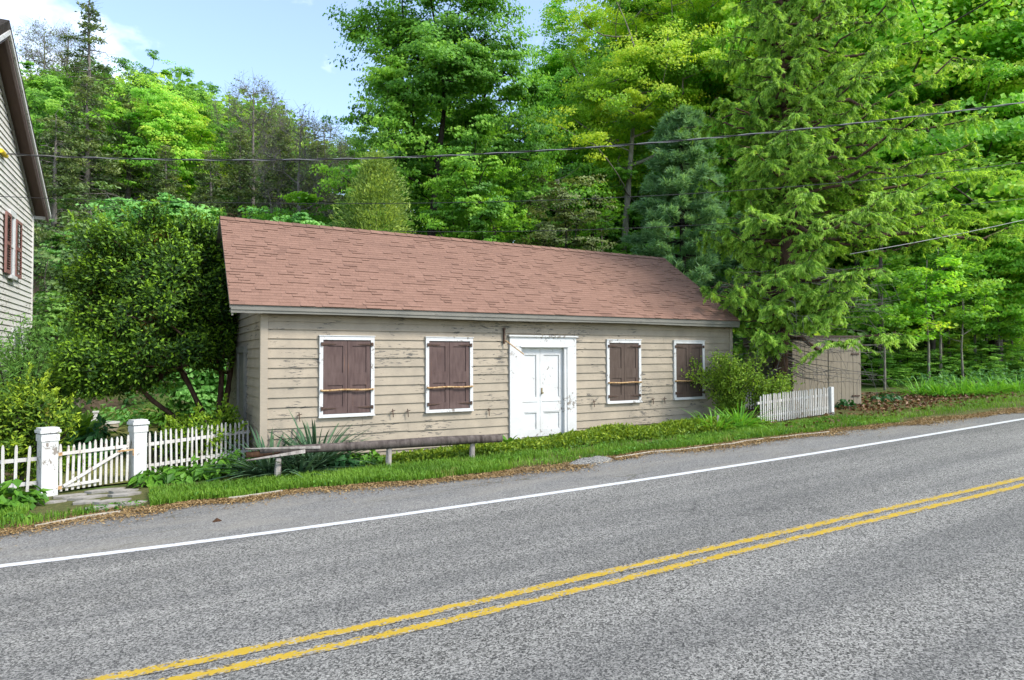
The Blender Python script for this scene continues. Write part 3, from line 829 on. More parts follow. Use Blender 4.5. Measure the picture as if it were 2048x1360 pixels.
def gatepost(x, y, w_, h, rot, label):
    z0 = gz(x, y); t_ = thing('gate_post', label, 'gate post', (x, y, z0), 'gate posts')
    c, s = math.cos(rot), math.sin(rot); R_ = [[c, -s, 0], [s, c, 0], [0, 0, 1]]
    g = Geo()
    g.box((x, y, z0 + h / 2 - .05), (w_, w_, h + .1), R_)
    part('shaft', g, M['white_worn'], t_)
    cp = Geo().box((x, y, z0 + h - .06), (w_ + .025, w_ + .025, .1), R_).box((x, y, z0 + h + .035), (w_ + .055, w_ + .055, .045), R_).box((x, y, z0 + h + .075), (w_ + .02, w_ + .02, .03), R_)
    part('cap', cp, M['white_worn'], t_)
    return t_
rot = math.atan2(.48, 1.19)
gatepost(-2.99, -.24, .215, .95, rot, 'square white gate post on the hinge side of the picket gate')
gatepost(-1.80, .24, .20, .93, rot, 'square white gate post on the latch side of the picket gate')
A, B = np.array([-2.86, -.20]), np.array([-1.92, .17])
gate = thing('picket_gate', 'white picket gate with diagonal brace between two square posts', 'gate', (-2.4, -.02, -.31))
pickets(gate, A, B, 13, .72, .04, 1.15, 1.3)
d = (B - A) / np.linalg.norm(B - A); nr = np.array([d[1], -d[0]])
def gp(f, z_, off=.022): p = A + (B - A) * f + nr * off; return (p[0], p[1], plane_z(-2.4) + z_)
part('rail', Geo().beam(gp(-.06, .60), gp(.98, .62), .022, .05), M['picket'], gate)
part('rail', Geo().beam(gp(-.02, .10), gp(.55, .12), .022, .045), M['picket'], gate)
part('brace', Geo().beam(gp(.06, .11, .045), gp(.93, .59, .045), .018, .045), M['picket'], gate)
part('latch', Geo().beam(gp(.8, .555, .06), gp(1.10, .56, .06), .012, .025).beam(gp(1.03, .56, .075), gp(1.03, .46, .075), .012, .02, up=(1, 0, 0)), M['rust_bar'], gate)
for z_ in (.60, .09): part('hinge', Geo().beam(gp(-.16, z_, .09), gp(.04, z_, .04), .012, .05), M['rust_bar'], gate)

# ------------------------------------------------------------------ log rail
lr = thing('log_rail', 'old grey log rail on short posts with a split broken end', 'log rail', (1.8, -1.5, -.15))
P = [at(520, 903, -1.33), at(600, 898, -1.36), at(700, 893, -1.42), at(790, 888, -1.5), at(880, 882, -1.62), at(950, 878, -1.72), at(1003, 876, -1.78)]
rl = np.random.default_rng(2)
part('log', Geo().tube(P, [.045, .066, .074, .080, .084, .078, .072], 12, tone=.5, jit=.16, rng=rl), M['weathered'], lr, smooth=True)
a0, a1 = at(491, 899, -1.33), at(640, 893, -1.44)
part('splinter', Geo().hexa([a0 + (0, 0, -.012), a0 + (.0, .03, -.012), a1 + (0, .03, -.03), a1 + (0, -.03, -.03), a0 + (0, -.02, .012), a0 + (0, .03, .014), a1 + (0, .03, .012), a1 + (0, -.03, .012)]), M['splinter'], lr)
a0, a1 = at(493, 922, -1.36), at(610, 902, -1.43)
part('splinter', Geo().hexa([a0 + (0, 0, -.008), a0 + (0, .04, -.008), a1 + (0, .04, -.03), a1 + (0, -.03, -.03), a0 + (0, -.02, .01), a0 + (0, .03, .014), a1 + (0, .03, .03), a1 + (0, -.02, .03)]), M['splinter'], lr)
part('rotten_core', Geo().tube([at(492, 910, -1.31), at(520, 908, -1.32), at(560, 903, -1.34)], [.045, .055, .055], 9, jit=.4, rng=rl), M['rotten'], lr)
for px, y in ((557, -1.37), (779, -1.50), (946, -1.70)):
    p = at(px, 930, y); zt = {557: at(557, 912, y), 779: at(779, 893, y), 946: at(946, 882, y)}[px][2]
    z0 = gz(p[0], y) - .1
    part('post', Geo().tube([(p[0], y + .02, z0), (p[0] - .005, y + .02, (z0 + zt) / 2), (p[0], y + .02, zt - .03)], [.058, .052, .048], 8, jit=.2, rng=rl), M['splinter'], lr)
p = at(1436, 860, -2.1)
tag(link('post_stump', Geo().tube([(0, 0, -.1), (.01, 0, .2), (0, .0, .37)], [.05, .045, .02], 7, jit=.3, rng=rl).mesh('post_stump', M['splinter']), None, (p[0], -2.1, gz(p[0], -2.1))), 'grey rotted post stump standing among the lilies', 'stump')

# ------------------------------------------------------------------ planter, garden post, litter on the road
pp = at(215, 806, 9.0); zg = gz(pp[0], 9)
pl_ = thing('planter', 'round pale tub planter on the garden lawn', 'planter', (pp[0], 9.0, zg))
part('tub', Geo().tube([(pp[0], 9, zg), (pp[0], 9, zg + .12), (pp[0], 9, zg + .26)], [.22, .27, .29], 16), M['kerb'], pl_)
part('rim', Geo().tube([(pp[0], 9, zg + .262), (pp[0], 9, zg + .30)], [.31, .31], 16), M['white_worn'], pl_)
pp = at(192, 800, 8.6); zg = gz(pp[0], 8.6)
gp_ = thing('garden_post', 'small white post with a crossarm beside the pale tub', 'post', (pp[0], 8.6, zg))
part('post', Geo().bbox(pp[0] - .055, pp[0] + .055, 8.55, 8.65, zg, zg + .62), M['white'], gp_)
part('crossarm', Geo().bbox(pp[0] - .24, pp[0] - .056, 8.57, 8.63, zg + .38, zg + .46).bbox(pp[0] - .075, pp[0] + .075, 8.53, 8.67, zg + .621, zg + .66), M['white'], gp_)
cp_ = at(434, 1042, -3.53)
cl = Geo().tube([cp_ + (-.05, 0, -.012), cp_ + (0, .01, .006), cp_ + (.05, 0, -.012)], [.012, .030, .015], 7, jit=.3, rng=rl)
tag(link('dirt_clump', cl.mesh('dirt_clump', M['rotten'])), 'small dark clump lying on the road shoulder', 'clump')
mp = at(1185, 918, -3.3)
md = Geo(); n = 14; a = np.arange(n) * 2 * np.pi / n
ring = lambda r, h: np.stack([mp[0] + r * .50 * np.cos(a), -3.28 + r * .20 * np.sin(a), plane_z(mp[0] + r * .5 * np.cos(a)) + h + .012 * np.sin(a * 3)], -1)
md.add(np.vstack([ring(1.1, -.03), ring(.75, .045), ring(.35, .085), [[mp[0], -3.28, plane_z(mp[0]) + .09]]]),
       [[r * n + k, r * n + (k + 1) % n, (r + 1) * n + (k + 1) % n, (r + 1) * n + k] for r in (0, 1) for k in range(n)], [[2 * n + k, 2 * n + (k + 1) % n, 3 * n] for k in range(n)])
tag(link('gravel_heap', md.mesh('gravel_heap', M['asphalt'], smooth=True)), kind='stuff')

# ------------------------------------------------------------------ overhead cables
def cable(label, pts, A2, B2, r, m, twist=False, sub=18):
    """photo points seen against the upright plane through plan points A2, B2"""
    A2 = np.array(A2, float); B2 = np.array(B2, float); nn = np.array([-(B2 - A2)[1], (B2 - A2)[0]])
    W = []
    for px, py in pts:
        d = ray(px, py); t_ = ((A2 - CAM[:2]) @ nn) / (d[:2] @ nn); W.append(CAM + t_ * d)
    W = np.array(W); s = np.concatenate([[0], np.cumsum(np.linalg.norm(np.diff(W[:, :2], axis=0), axis=1))])
    co = np.polyfit(s, W[:, 2], 3 if len(pts) > 4 else 2)
    ss = np.linspace(0, s[-1], sub * 8 if twist else 40)
    L = np.stack([np.interp(ss, s, W[:, 0]), np.interp(ss, s, W[:, 1]), np.polyval(co, ss)], -1)
    g = Geo()
    if twist:
        ph = ss * 2 * np.pi / 1.1
        o_ = np.stack([np.zeros_like(ss), np.cos(ph) * r, np.sin(ph) * r], -1)
        g.tube(L + o_, r * .95, 5)
        root = thing('utility_cable', label, 'cable', tuple(L[0]), 'overhead cables')
        part('conductor', g, m, root); part('messenger_wire', Geo().tube(L - o_, r * .62, 5), M['wire_grey'], root)
        return root
    g.tube(L, r, 5)
    o = link('utility_cable', g.mesh('utility_cable', m, origin=L[0]), None, tuple(L[0]))
    return tag(o, label, 'cable', 'overhead cables')
a_ = np.array([-4.43, 5.54, 6.22])
mc = cable('thick twisted overhead cable reaching the white gable wall', [(6, 309), (300, 316), (600, 320), (900, 312), (1200, 295), (1500, 267), (1800, 236), (2080, 201)], (a_[0], a_[1]), (17.2, -7.0), .0135, M['cable'], True)
part('yellow_sleeve', Geo().tube([a_ + (0, -.25, .02), a_ + (.04, .12, .0)], .05, 8), M['yellow_plastic'], mc)
cable('thin overhead wire passing just under the thick twisted cable', [(-40, 392), (250, 400), (500, 406), (800, 407), (1000, 404), (1300, 392), (1460, 383), (1750, 357), (2090, 320)], (-4.0, 5.0), (17.2, -7.4), .007, M['cable'])
cable('thin overhead wire over the red ridge into the spruce', [(700, 461), (900, 463), (1200, 459), (1560, 440), (1800, 421), (2090, 393)], (3.5, 2.9), (18, -2.9), .007, M['cable'])
cable('lowest overhead wire emerging from the spruce boughs at the right', [(1700, 508), (1820, 487), (1940, 463), (2090, 430)], (13.3, -2.6), (18, -3.4), .008, M['wire_grey'])

# ------------------------------------------------------------------ plants: leaves, needles, blades
def unit(v): return v / (np.linalg.norm(v, axis=-1, keepdims=True) + 1e-9)

def ball(rng, n, p=2.0):
    d = unit(rng.normal(size=(n, 3))); return d * (rng.random((n, 1)) ** (1 / p))

def add_leaves(g, rng, P, N, size, aspect, tone, fold=.12, T=None):
    """one folded leaf face per point: P places, N normals"""
    n = len(P)
    t = T if T is not None else rng.normal(size=(n, 3))
    t = unit(t - (t * N).sum(1, keepdims=True) * N)
    b = np.cross(N, t)
    s = size * (.65 + .7 * rng.random((n, 1))); w = s * aspect
    v = np.stack([P - t * s * .5, P + b * w * .5 + N * w * fold - t * s * .08, P + t * s * .5, P - b * w * .5 + N * w * fold - t * s * .08], 1)
    q = np.arange(n * 4).reshape(n, 4)
    g.add(v.reshape(-1, 3), q, tone=np.repeat(tone, 4))

def clumps(g, rng, C, R, n, size, aspect=.8, up=1.0, tone=.5, tone_j=.3, p=2.4, outw=.3, flat=1.0, young=.0, sub=0, axis=None, axw=.75):
    """leaf clumps about centres C (k,3) with radii R (k,)"""
    k = len(C)
    off = ball(rng, k * n, p); off[:, 2] *= flat
    Rr = np.repeat(R, n)[:, None]
    if sub:      # flat drooping sprays, several to a clump, with air between them
        so_ = ball(rng, k * sub, 2.0); so_[:, 2] *= flat * 1.25
        pick = (np.arange(k * n) // n) * sub + rng.integers(0, sub, k * n)
        dsc = ball(rng, k * n, 2.0) * (.50, .50, .10); dsc[:, 2] -= .30 * (dsc[:, 0] ** 2 + dsc[:, 1] ** 2)
        off = so_[pick] * .85 + dsc
    P = np.repeat(C, n, 0) + off * Rr
    side = 0.0
    if axis is not None:      # blades turn outward to the light
        side = P - np.array(axis); side[:, 2] *= .3; side = axw * unit(side)
    N = unit(np.array([0, 0, up]) + outw * off + side + rng.normal(size=off.shape) * .5)
    ct = np.repeat(np.clip(tone + rng.normal(0, tone_j, k), 0, 1), n)
    if sub: ct = ct + np.repeat(rng.normal(0, .14, k * sub).reshape(k, sub), 1, 0)[np.arange(k * n) // n, pick % sub]
    ct = ct + young * (np.linalg.norm(off, axis=1) - .7)
    add_leaves(g, rng, P, N, size, aspect, np.clip(ct, 0, 1))

def skeleton(rng, trunk, trunk_r, centers, rmin=.012, lift=.16, wob=.10, n=5, g=None, minz=0.0):
    """trunk polyline plus one limb to each leaf clump, grown outward from what already stands"""
    g = g or Geo()
    trunk = np.asarray(trunk, float)
    fine = np.concatenate([trunk[k] + (trunk[k + 1] - trunk[k]) * np.linspace(0, 1, 6, endpoint=False)[:, None] for k in range(len(trunk) - 1)] + [trunk[-1:]])
    rf = np.interp(np.linspace(0, 1, len(fine)), np.linspace(0, 1, len(trunk)), trunk_r)
    nodes = [p for p in fine]; par = list(range(-1, len(fine) - 1)); cnt = [0] * len(fine); br = []
    okz = fine[:, 2] >= minz
    d0 = np.min(np.linalg.norm(centers[:, None] - fine[None], axis=2), axis=1)
    NA = np.array(nodes)
    allow = list(okz)
    for ci in np.argsort(d0):
        c = centers[ci]
        NA = np.array(nodes); dv = c - NA
        dist = np.linalg.norm(dv, axis=1)
        cost = dist + 1.2 * np.maximum(0, -dv[:, 2] + .25 * np.linalg.norm(dv[:, :2], axis=1)) + np.where(np.array(allow), 0, 1e6)
        j = int(np.argmin(cost)); p0 = nodes[j]; L = dist[j]
        if L < 1e-3: continue
        mid = (p0 + c) / 2 + np.array([0, 0, -lift * L * .5]) + rng.normal(size=3) * wob * L
        m_ = 4; idx = [j]
        for f in np.linspace(0, 1, m_ + 1)[1:]:
            q = (1 - f) ** 2 * p0 + 2 * f * (1 - f) * mid + f * f * c
            nodes.append(q); par.append(idx[-1]); cnt.append(0); allow.append(True); idx.append(len(nodes) - 1)
        br.append(idx)
        a = idx[-1]
        while a >= 0: cnt[a] += 1; a = par[a]
    nodes = np.array(nodes); cnt = np.array(cnt)
    g.tube(fine, rf * (1 + .08 * rng.normal(size=len(rf))), 8)
    for idx in br:
        rr = rmin * np.maximum(cnt[idx], 1) ** .48
        rr[0] = min(rr[0], rr[1] * 1.2)
        if idx[0] < len(rf): rr = np.minimum(rr, rf[idx[0]] * .8)
        g.tube(nodes[idx], rr, n, cap=False)
    return g

def envelope(rng, n, c, r, inner=.3, lob=.25, zmin=None):
    d = unit(rng.normal(size=(n, 3)))
    a = np.arctan2(d[:, 1], d[:, 0]); e = d[:, 2]
    ph = rng.random(4) * 6.28
    k = 1 + lob * (np.sin(3 * a + ph[0]) * .5 + np.sin(5 * a + 4 * e + ph[1]) * .35 + np.sin(7 * e + 2 * a + ph[2]) * .4)
    rad = (inner ** 3 + (1 - inner ** 3) * rng.random(n)) ** (1 / 3)
    P = np.array(c) + d * np.array(r) * (k * rad)[:, None]
    return P

def broadleaf(seed, H, cr, base, n_cl, n_lf, leaf=.15, clr=.75, trunk_r=.2, lean=(0, 0), flat=.5, up=.6, tone=.5, tone_j=.25, rmin=.014, lob=.3, inner=.25, aspect=.85, young=.25, squash=1.0, off=(0, 0), sub=7, show=None, face=(0, -1)):
    """local coordinates, foot at the origin: crown from height base to H, half width cr"""
    rng = np.random.default_rng(seed)
    cz = (H + base) / 2; rz = (H - base) / 2
    tk = np.array([[0, 0, -.3], [lean[0] * .15, lean[1] * .15, H * .2], [lean[0] * .5, lean[1] * .5, H * .45], [lean[0] * .85 + rng.normal() * .2, lean[1] * .85, H * .68], [lean[0], lean[1], H * .9]])
    C = envelope(rng, n_cl, (lean[0] * .7 + off[0], lean[1] * .7 + off[1], cz), (cr, cr * squash, rz), inner, lob)
    C = C[C[:, 2] > base * .8]
    if show:      # a gap in the boughs where the stem and its forks can be seen
        fx, fy = unit(np.array(face, float)); tx = np.interp(C[:, 2], tk[:, 2], tk[:, 0]); ty_ = np.interp(C[:, 2], tk[:, 2], tk[:, 1])
        al = (C[:, 0] - tx) * fx + (C[:, 1] - ty_) * fy; pe = (C[:, 0] - tx) * fy - (C[:, 1] - ty_) * fx
        C = C[~((al > -.4) & (np.abs(pe) < show[2]) & (C[:, 2] > show[0] * H) & (C[:, 2] < show[1] * H))]
    tg = skeleton(rng, tk, np.array([1.15, .95, .72, .42, .12]) * trunk_r, C, rmin, minz=max(.3, base * .7))
    cg = Geo()
    R = clr * (.5 + .95 * rng.random(len(C)))
    clumps(cg, rng, C, R, n_lf, leaf, aspect, up, tone, tone_j, flat=flat, young=young, sub=sub, axis=(lean[0] * .7 + off[0], lean[1] * .7 + off[1], cz), axw=.95)
    return tg, cg

def tree(name, label, cat, loc, tc, mats, group=None, rz=0.0, crown='crown', trunk='trunk'):
    t_ = thing(name, label, cat, loc, group, rz)
    lpart(trunk, tc[0], mats[0], t_, smooth=True)
    lpart(crown, tc[1], mats[1], t_)
    return t_

def span(px0, px1, py_top, py_base, Y):
    """foot, half width and height of something that covers this stretch of the photograph at distance Y"""
    a, b = at(px0, py_base, Y), at(px1, py_base, Y); x = (a[0] + b[0]) / 2
    z0 = gz(x, Y); m = at((px0 + px1) / 2, py_top, Y)
    dperp = ppm(x, Y)
    return (x, Y, z0), abs(px1 - px0) / dperp / 2, m[2] - z0, at((px0 + px1) / 2, py_base, Y)[2] - z0

# ---- the big maples behind the building
loc, cr, H, base = span(655, 1010, -70, 450, 15)
maple_a = tree('maple_tree', 'large dark green maple rising behind the middle of the red roof', 'tree', loc,
    broadleaf(1, H, cr * .95, base, 225, 500, .135, 1.25, .24, (1.2, 0), .5, tone=.42, lob=.4, inner=.35, rmin=.022, show=(.36, .66, 1.25), face=(CAM[0] - loc[0], CAM[1] - loc[1])), (M['bark_dark'], M['maple']))
loc, cr, H, base = span(1040, 1400, -40, 370, 16)
maple_b = tree('maple_tree', 'yellow green maple with pale trunk left of the blue green pine', 'tree', loc,
    broadleaf(2, H, cr * .98, base, 150, 520, .13, 1.25, .22, (1.4, 0), .42, tone=.5, tone_j=.3, lob=.45, inner=.4, off=(.8, 0), rmin=.022, show=(.15, .62, 1.4), face=(CAM[0] - loc[0], CAM[1] - loc[1])), (M['bark_pale'], M['maple_yellow']))
loc, cr, H, base = span(1250, 1520, -160, 260, 22)
maple_c = tree('maple_tree', 'tall dark limbed maple showing patches of sky above the pine', 'tree', loc,
    broadleaf(3, H, cr, base, 95, 420, .155, 1.1, .30, (-2.6, 0), .45, tone=.55, lob=.4, inner=.4, rmin=.035, show=(.3, .9, 1.9), face=(CAM[0] - loc[0], CAM[1] - loc[1])), (M['bark_dark'], M['maple_bright']))
loc, cr, H, base = span(1040, 1190, 0, 420, 24)
maple_d = tree('maple_tree', 'light green tree filling the gap between the dark and the yellow maples', 'tree', loc,
    broadleaf(4, H, cr, base, 95, 420, .15, 1.4, .2, (.5, 0), .5, tone=.4, lob=.35), (M['bark'], M['maple_bright']))
loc, cr, H, base = span(850, 1020, 285, 480, 11.5)
tree('young_maple', 'low young maple above the ridge below the dark green maple', 'tree', loc,
    broadleaf(5, H, cr, base * .75, 90, 200, .12, .6, .1, (.2, 0), .4, tone=.6), (M['bark_dark'], M['maple']))
loc, cr, H, base = span(1010, 1230, 330, 560, 12.5)
tree('young_maple', 'small olive leaved tree behind the ridge below the yellow maple', 'tree', loc,
    broadleaf(6, H, cr, base * .6, 80, 170, .11, .65, .09, (0, 0), .5, tone=.35, lob=.4), (M['bark_dark'], M['olive']))
ym = None
for k, (px, Y, top, lab) in enumerate([(905, 18, 330, 'mid height green tree under the left boughs of the dark maple'), (1060, 19, 330, 'mid height green tree between the shaggy trunk and the pale trunk'), (1165, 20, 350, 'mid height green tree just behind the pale forked trunk'),
                                       (1270, 18, 330, 'mid height green tree between the pale trunk and the pine'), (700, 17, 330, 'mid height green tree behind the juniper')]):
    x = at(px, 400, Y)[0]; z0 = gz(x, Y); h = at(px, top, Y)[2] - z0
    if ym is None:
        ym = tree('understorey_tree', lab, 'tree', (x, Y, z0), broadleaf(7, 6, 2.6, .2, 90, 300, .13, .8, .08, (0, 0), .5, tone=.5, lob=.4), (M['bark_dark'], M['maple']), 'understorey trees behind the ridge')
        t_ = ym
    else: t_ = dup(ym, (x, Y, z0), 1.4 * k, (1, 1, 1), lab)
    f_ = h / 6.6; t_.scale = (f_ * 1.15, f_ * 1.15, f_)
# bare trunks standing behind the ridge
bt = [(1118, 360, 15.5, .21, 'bark_pale', 'thick pale forked trunk standing behind the ridge'), (988, 420, 13.5, .22, 'bark_dark', 'thick dark shaggy trunk just above the ridge'),
      (957, 400, 14.5, .10, 'bark_dark', 'thin dark trunk left of the shaggy trunk'), (1186, 420, 13.8, .11, 'bark_dark', 'dark trunk right of the pale forked trunk'), (1205, 440, 14.6, .06, 'bark_pale', 'slim pale stem bending beside the dark trunk')]
for k, (px, pt, Y, r, m, lab) in enumerate(bt):
    x = at(px, 480, Y)[0]; z0 = gz(x, Y); h = at(px, pt, Y)[2] - z0; rng = np.random.default_rng(40 + k)
    C = np.array([[rng.normal() * 1.2, rng.normal() * .8, h * (.8 + .3 * rng.random())] for _ in range(9)])
    tk = skeleton(rng, [[0, 0, -.2], [.06, 0, h * .35], [.02, 0, h * .7], [-.1, 0, h]], np.array([1.2, 1, .85, .6]) * r, C, .012, minz=h * .6)
    if k == 0: tk.tube([[.25, .1, -.2], [.42, .1, h * .3], [.3, .1, h * .55], [.45, 0, h * .9]], [.19, .16, .14, .08], 8)
    cg = Geo(); clumps(cg, rng, C, np.full(9, .8), 70, .17, .85, 1, .4, .2, flat=.5)
    tree('woodland_tree', lab, 'tree', (x, Y, z0), (tk, cg), (M[m], M['maple']), 'trunks behind the ridge')

# juniper bush above the left part of the roof
def conebush(seed, H, r, n, size, asp=.3, tone=.5, tj=.25, stems=5, flare=1.0, top=1.0):
    rng = np.random.default_rng(seed)
    f = rng.random(n) ** .8; a = rng.random(n) * 6.283
    prof = r * np.clip((1 - f) ** .75 * 1.05 + .06, 0, 1) * (1 + .22 * np.sin(3 * a + 9 * f) + .15 * np.sin(7 * a - 5 * f))
    rad = prof * (.55 + .45 * rng.random(n) ** .5)
    C = np.stack([rad * np.cos(a), rad * np.sin(a), .12 * H + f * H * .9], -1)
    tg = skeleton(rng, [[0, 0, -.2], [0, 0, H * .4], [0, 0, H * .8]], np.array([.10, .06, .02]), C[rng.permutation(n)[:70]], .006, minz=.1)
    cg = Geo(); k = 70
    off = ball(rng, n * k, 2.2) * np.repeat(.30 * r ** .5 * (.6 + .6 * rng.random(n)), k)[:, None]
    Pt = np.repeat(C, k, 0) + off
    out = unit(np.stack([np.cos(np.repeat(a, k)), np.sin(np.repeat(a, k)), np.full(n * k, .7)], -1) + rng.normal(size=(n * k, 3)) * .45)
    N = unit(np.cross(out, rng.normal(size=out.shape)))
    tn = np.clip(np.repeat(rng.normal(tone, tj, n), k), 0, 1)
    add_leaves(cg, rng, Pt, N, size, asp, tn, .1, T=out)
    return tg, cg
loc, cr, H, base = span(648, 850, 325, 520, 9.5)
tree('juniper_bush', 'yellowish olive cone shaped juniper poking above the red roof', 'bush', loc, conebush(7, H, cr * 1.3, 420, .13, .3, tj=.3), (M['bark'], M['juniper']), crown='foliage', trunk='stem')

# white pine: tufts of long soft needles on whorled limbs
def pine(seed, H, R, base, whorls, per, tufts, nl, nlen=.22):
    rng = np.random.default_rng(seed); tg, cg = Geo(), Geo()
    tg.tube([[0, 0, -.3], [.05, 0, H * .5], [0, .05, H]], [.2, .14, .03], 8)
    TP, TD = [], []
    for w_ in range(whorls):
        z = base + (H - base) * (w_ + rng.random() * .5) / whorls; L = R * (1 - ((z - base) / (H - base)) ** 1.4 * .8)
        for k in range(per):
            a = 6.283 * (k + rng.random() * .7) / per + w_; l = L * (.7 + .4 * rng.random())
            f = np.linspace(0, 1, 7); dr = np.array([math.cos(a), math.sin(a), 0])
            pts = np.array([0, 0, z]) + dr * (f * l)[:, None] + np.array([0, 0, 1.0]) * ((-.10 * f + .22 * f ** 2) * l)[:, None]
            tg.tube(pts, np.linspace(.035, .006, 7) * (l / 2), 4, cap=False)
            side = np.array([-dr[1], dr[0], 0])
            for _ in range(tufts):
                q = .25 + .75 * rng.random() ** .7; base_p = np.array([np.interp(q, f, pts[:, i]) for i in range(3)])
                sl = (rng.random() - .5) * l * .8 * (1.1 - q); p = base_p + side * sl + np.array([0, 0, rng.normal() * .08 + abs(sl) * .1])
                TP.append(p); TD.append(unit((dr * .8 + side * np.sign(sl) * .6 + np.array([0, 0, .35]) + rng.normal(size=3) * .2)[None])[0])
    TP, TD = np.array(TP), np.array(TD); n = len(TP)
    D = unit(np.repeat(TD, nl, 0) + rng.normal(size=(n * nl, 3)) * .55)
    P_ = np.repeat(TP, nl, 0) + D * nlen * .45 + rng.normal(size=(n * nl, 3)) * .07
    add_leaves(cg, rng, P_, unit(np.cross(D, rng.normal(size=D.shape))), nlen, .13, np.clip(np.repeat(rng.normal(.5, .25, n), nl), 0, 1), .05, T=D)
    return tg, cg
loc, cr, H, base = span(1235, 1480, 215, 600, 9.5)
pine_a = tree('white_pine', 'soft blue green pine behind the right end of the roof', 'tree', loc, pine(9, H, cr * 1.25, .6, 17, 8, 20, 46, .26), (M['bark_dark'], M['pine']))
p = at(1500, 560, 7.5)
dup(pine_a, (p[0], 7.5, gz(p[0], 7.5)), 1.9, (.62, .62, .62), 'smaller blue green pine half hidden by the spruce')

# Norway spruce with hanging branchlets and bright new tips
def spruce(seed, H, base, Rf, nb, trunks, low=()):
    rng = np.random.default_rng(seed); tg, cg, dg = Geo(), Geo(), Geo()
    for tr, rr in trunks: tg.tube(np.array(tr, float), rr, 9)
    P_, D_, T_, N_ = [], [], [], []
    tr0 = np.array(trunks[0][0], float)
    for k in range(nb + 16):       # the last sixteen are the low boughs over the fence and the shed
        f = (k + rng.random()) / nb if k < nb else .03; z = base + (H - base) * f ** 1.12 if k < nb else 2.5 + 1.3 * rng.random()
        tr = np.array(trunks[k % len(trunks)][0], float)
        c = np.array([np.interp(z, tr[:, 2], tr[:, 0]), np.interp(z, tr[:, 2], tr[:, 1]), z])
        a = k * 2.39996 + rng.normal() * .25 if k < nb else RAD(222) + (rng.random() - .5) * 1.9
        toward = math.cos(a - RAD(222))
        if z < 3.0 and toward < .12: continue      # low boughs only toward the wall and the front
        if z < 4.5 and math.cos(a + RAD(20)) > .35: continue      # bare dead limbs under the right side
        L = Rf(f, a) * (.72 + .42 * rng.random()) if k < nb else 1.7 + 1.1 * rng.random()
        dr = np.array([math.cos(a), math.sin(a), 0]); s = np.linspace(0, 1, 8)
        sag = .20 - .22 * f
        zz = (-sag * s + (sag * .95) * s ** 2.2 + .22 * f * s) * L
        pts = c + dr * (s * L)[:, None]; pts[:, 2] += zz
        pts[1:] += rng.normal(size=(7, 3)) * .03 * L
        tg.tube(pts, np.linspace(.045, .007, 8) * (.4 + L / 4), 5, cap=False)
        side = np.array([-dr[1], dr[0], 0])
        m_ = int(9 + L * 9)
        for q in rng.random(m_) ** .75:
            if q < (.22 if z < 3.0 else .42 if f < .3 else .08): continue
            b0 = np.array([np.interp(q, s, pts[:, i]) for i in range(3)])
            sl = (rng.random() - .5) * 2; w_ = (.18 + .36 * (1 - q)) * L * .62
            hang = .06 + .42 * rng.random() ** 1.6 * (1 - .45 * q)
            tip = b0 + side * sl * w_ + dr * w_ * .35 * rng.random() + np.array([0, 0, -hang * (.4 + abs(sl))])
            mid = (b0 + tip) / 2 + np.array([0, 0, .10 * w_ + .04])
            if rng.random() < .30: tg.tube([b0, mid, tip], [.007, .005, .003], 3, cap=False)
            nn = int(42 + 32 * rng.random())
            ff = rng.random(nn) ** .8
            pt = ((1 - ff) ** 2)[:, None] * b0 + (2 * ff * (1 - ff))[:, None] * mid + (ff ** 2)[:, None] * tip
            dirn = unit((tip - mid) + np.array([0, 0, -.05]))
            dd = unit(dirn * .75 + rng.normal(size=(nn, 3)) * .42 + np.array([0, 0, -.28]))
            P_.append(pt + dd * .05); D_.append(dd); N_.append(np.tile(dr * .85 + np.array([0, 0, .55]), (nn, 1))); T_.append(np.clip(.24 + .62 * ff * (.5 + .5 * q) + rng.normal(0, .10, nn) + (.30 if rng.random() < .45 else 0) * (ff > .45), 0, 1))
    P_, D_, T_, N_ = np.concatenate(P_), np.concatenate(D_), np.concatenate(T_), np.concatenate(N_)
    N_ = N_ + rng.normal(size=N_.shape) * .55; N_ = unit(N_ - (N_ * D_).sum(1, keepdims=True) * D_)
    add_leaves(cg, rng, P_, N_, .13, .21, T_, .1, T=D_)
    # dead lower twigs
    for k in range(110):
        z = base * .6 + rng.random() * 3.2; a = rng.random() * 6.283 if k % 3 else RAD(-20) + rng.normal() * .6; L = 1.0 + 2.0 * rng.random(); dr = np.array([math.cos(a), math.sin(a), 0])
        c = np.array([np.interp(z, tr0[:, 2], tr0[:, 0]), np.interp(z, tr0[:, 2], tr0[:, 1]), z]); s = np.linspace(0, 1, 5)
        pts = c + dr * (s * L)[:, None] + np.array([0, 0, 1.0]) * (-.35 * s * L + .2 * s ** 2 * L)[:, None] + rng.normal(size=(5, 3)) * .04
        dg.tube(pts, np.linspace(.014, .003, 5), 4, cap=False)
        for _ in range(6):
            q = .3 + .7 * rng.random(); b0 = np.array([np.interp(q, s, pts[:, i]) for i in range(3)])
            e = b0 + rng.normal(size=3) * .2 + np.array([0, 0, -.22]) + dr * .15
            dg.tube([b0, (b0 + e) / 2 + (0, 0, .05), e], [.005, .004, .002], 3, cap=False)
    return tg, cg, dg
SX, SY = 13.2, -.45
zs_ = gz(SX, SY)
def RF(f, a):
    right = math.cos(a - RAD(-25))       # longer boughs toward the road side and the right
    R0 = 3.05 + 2.1 * max(0, right) * (1 - .65 * f) - 1.0 * max(0, -right)
    R0 *= 1 + .34 * math.sin(f * 47)            # tiers
    return R0 * (1.02 - .16 * f - .78 * f ** 4.0) * (1 - .25 * max(0, .10 - f) / .10)
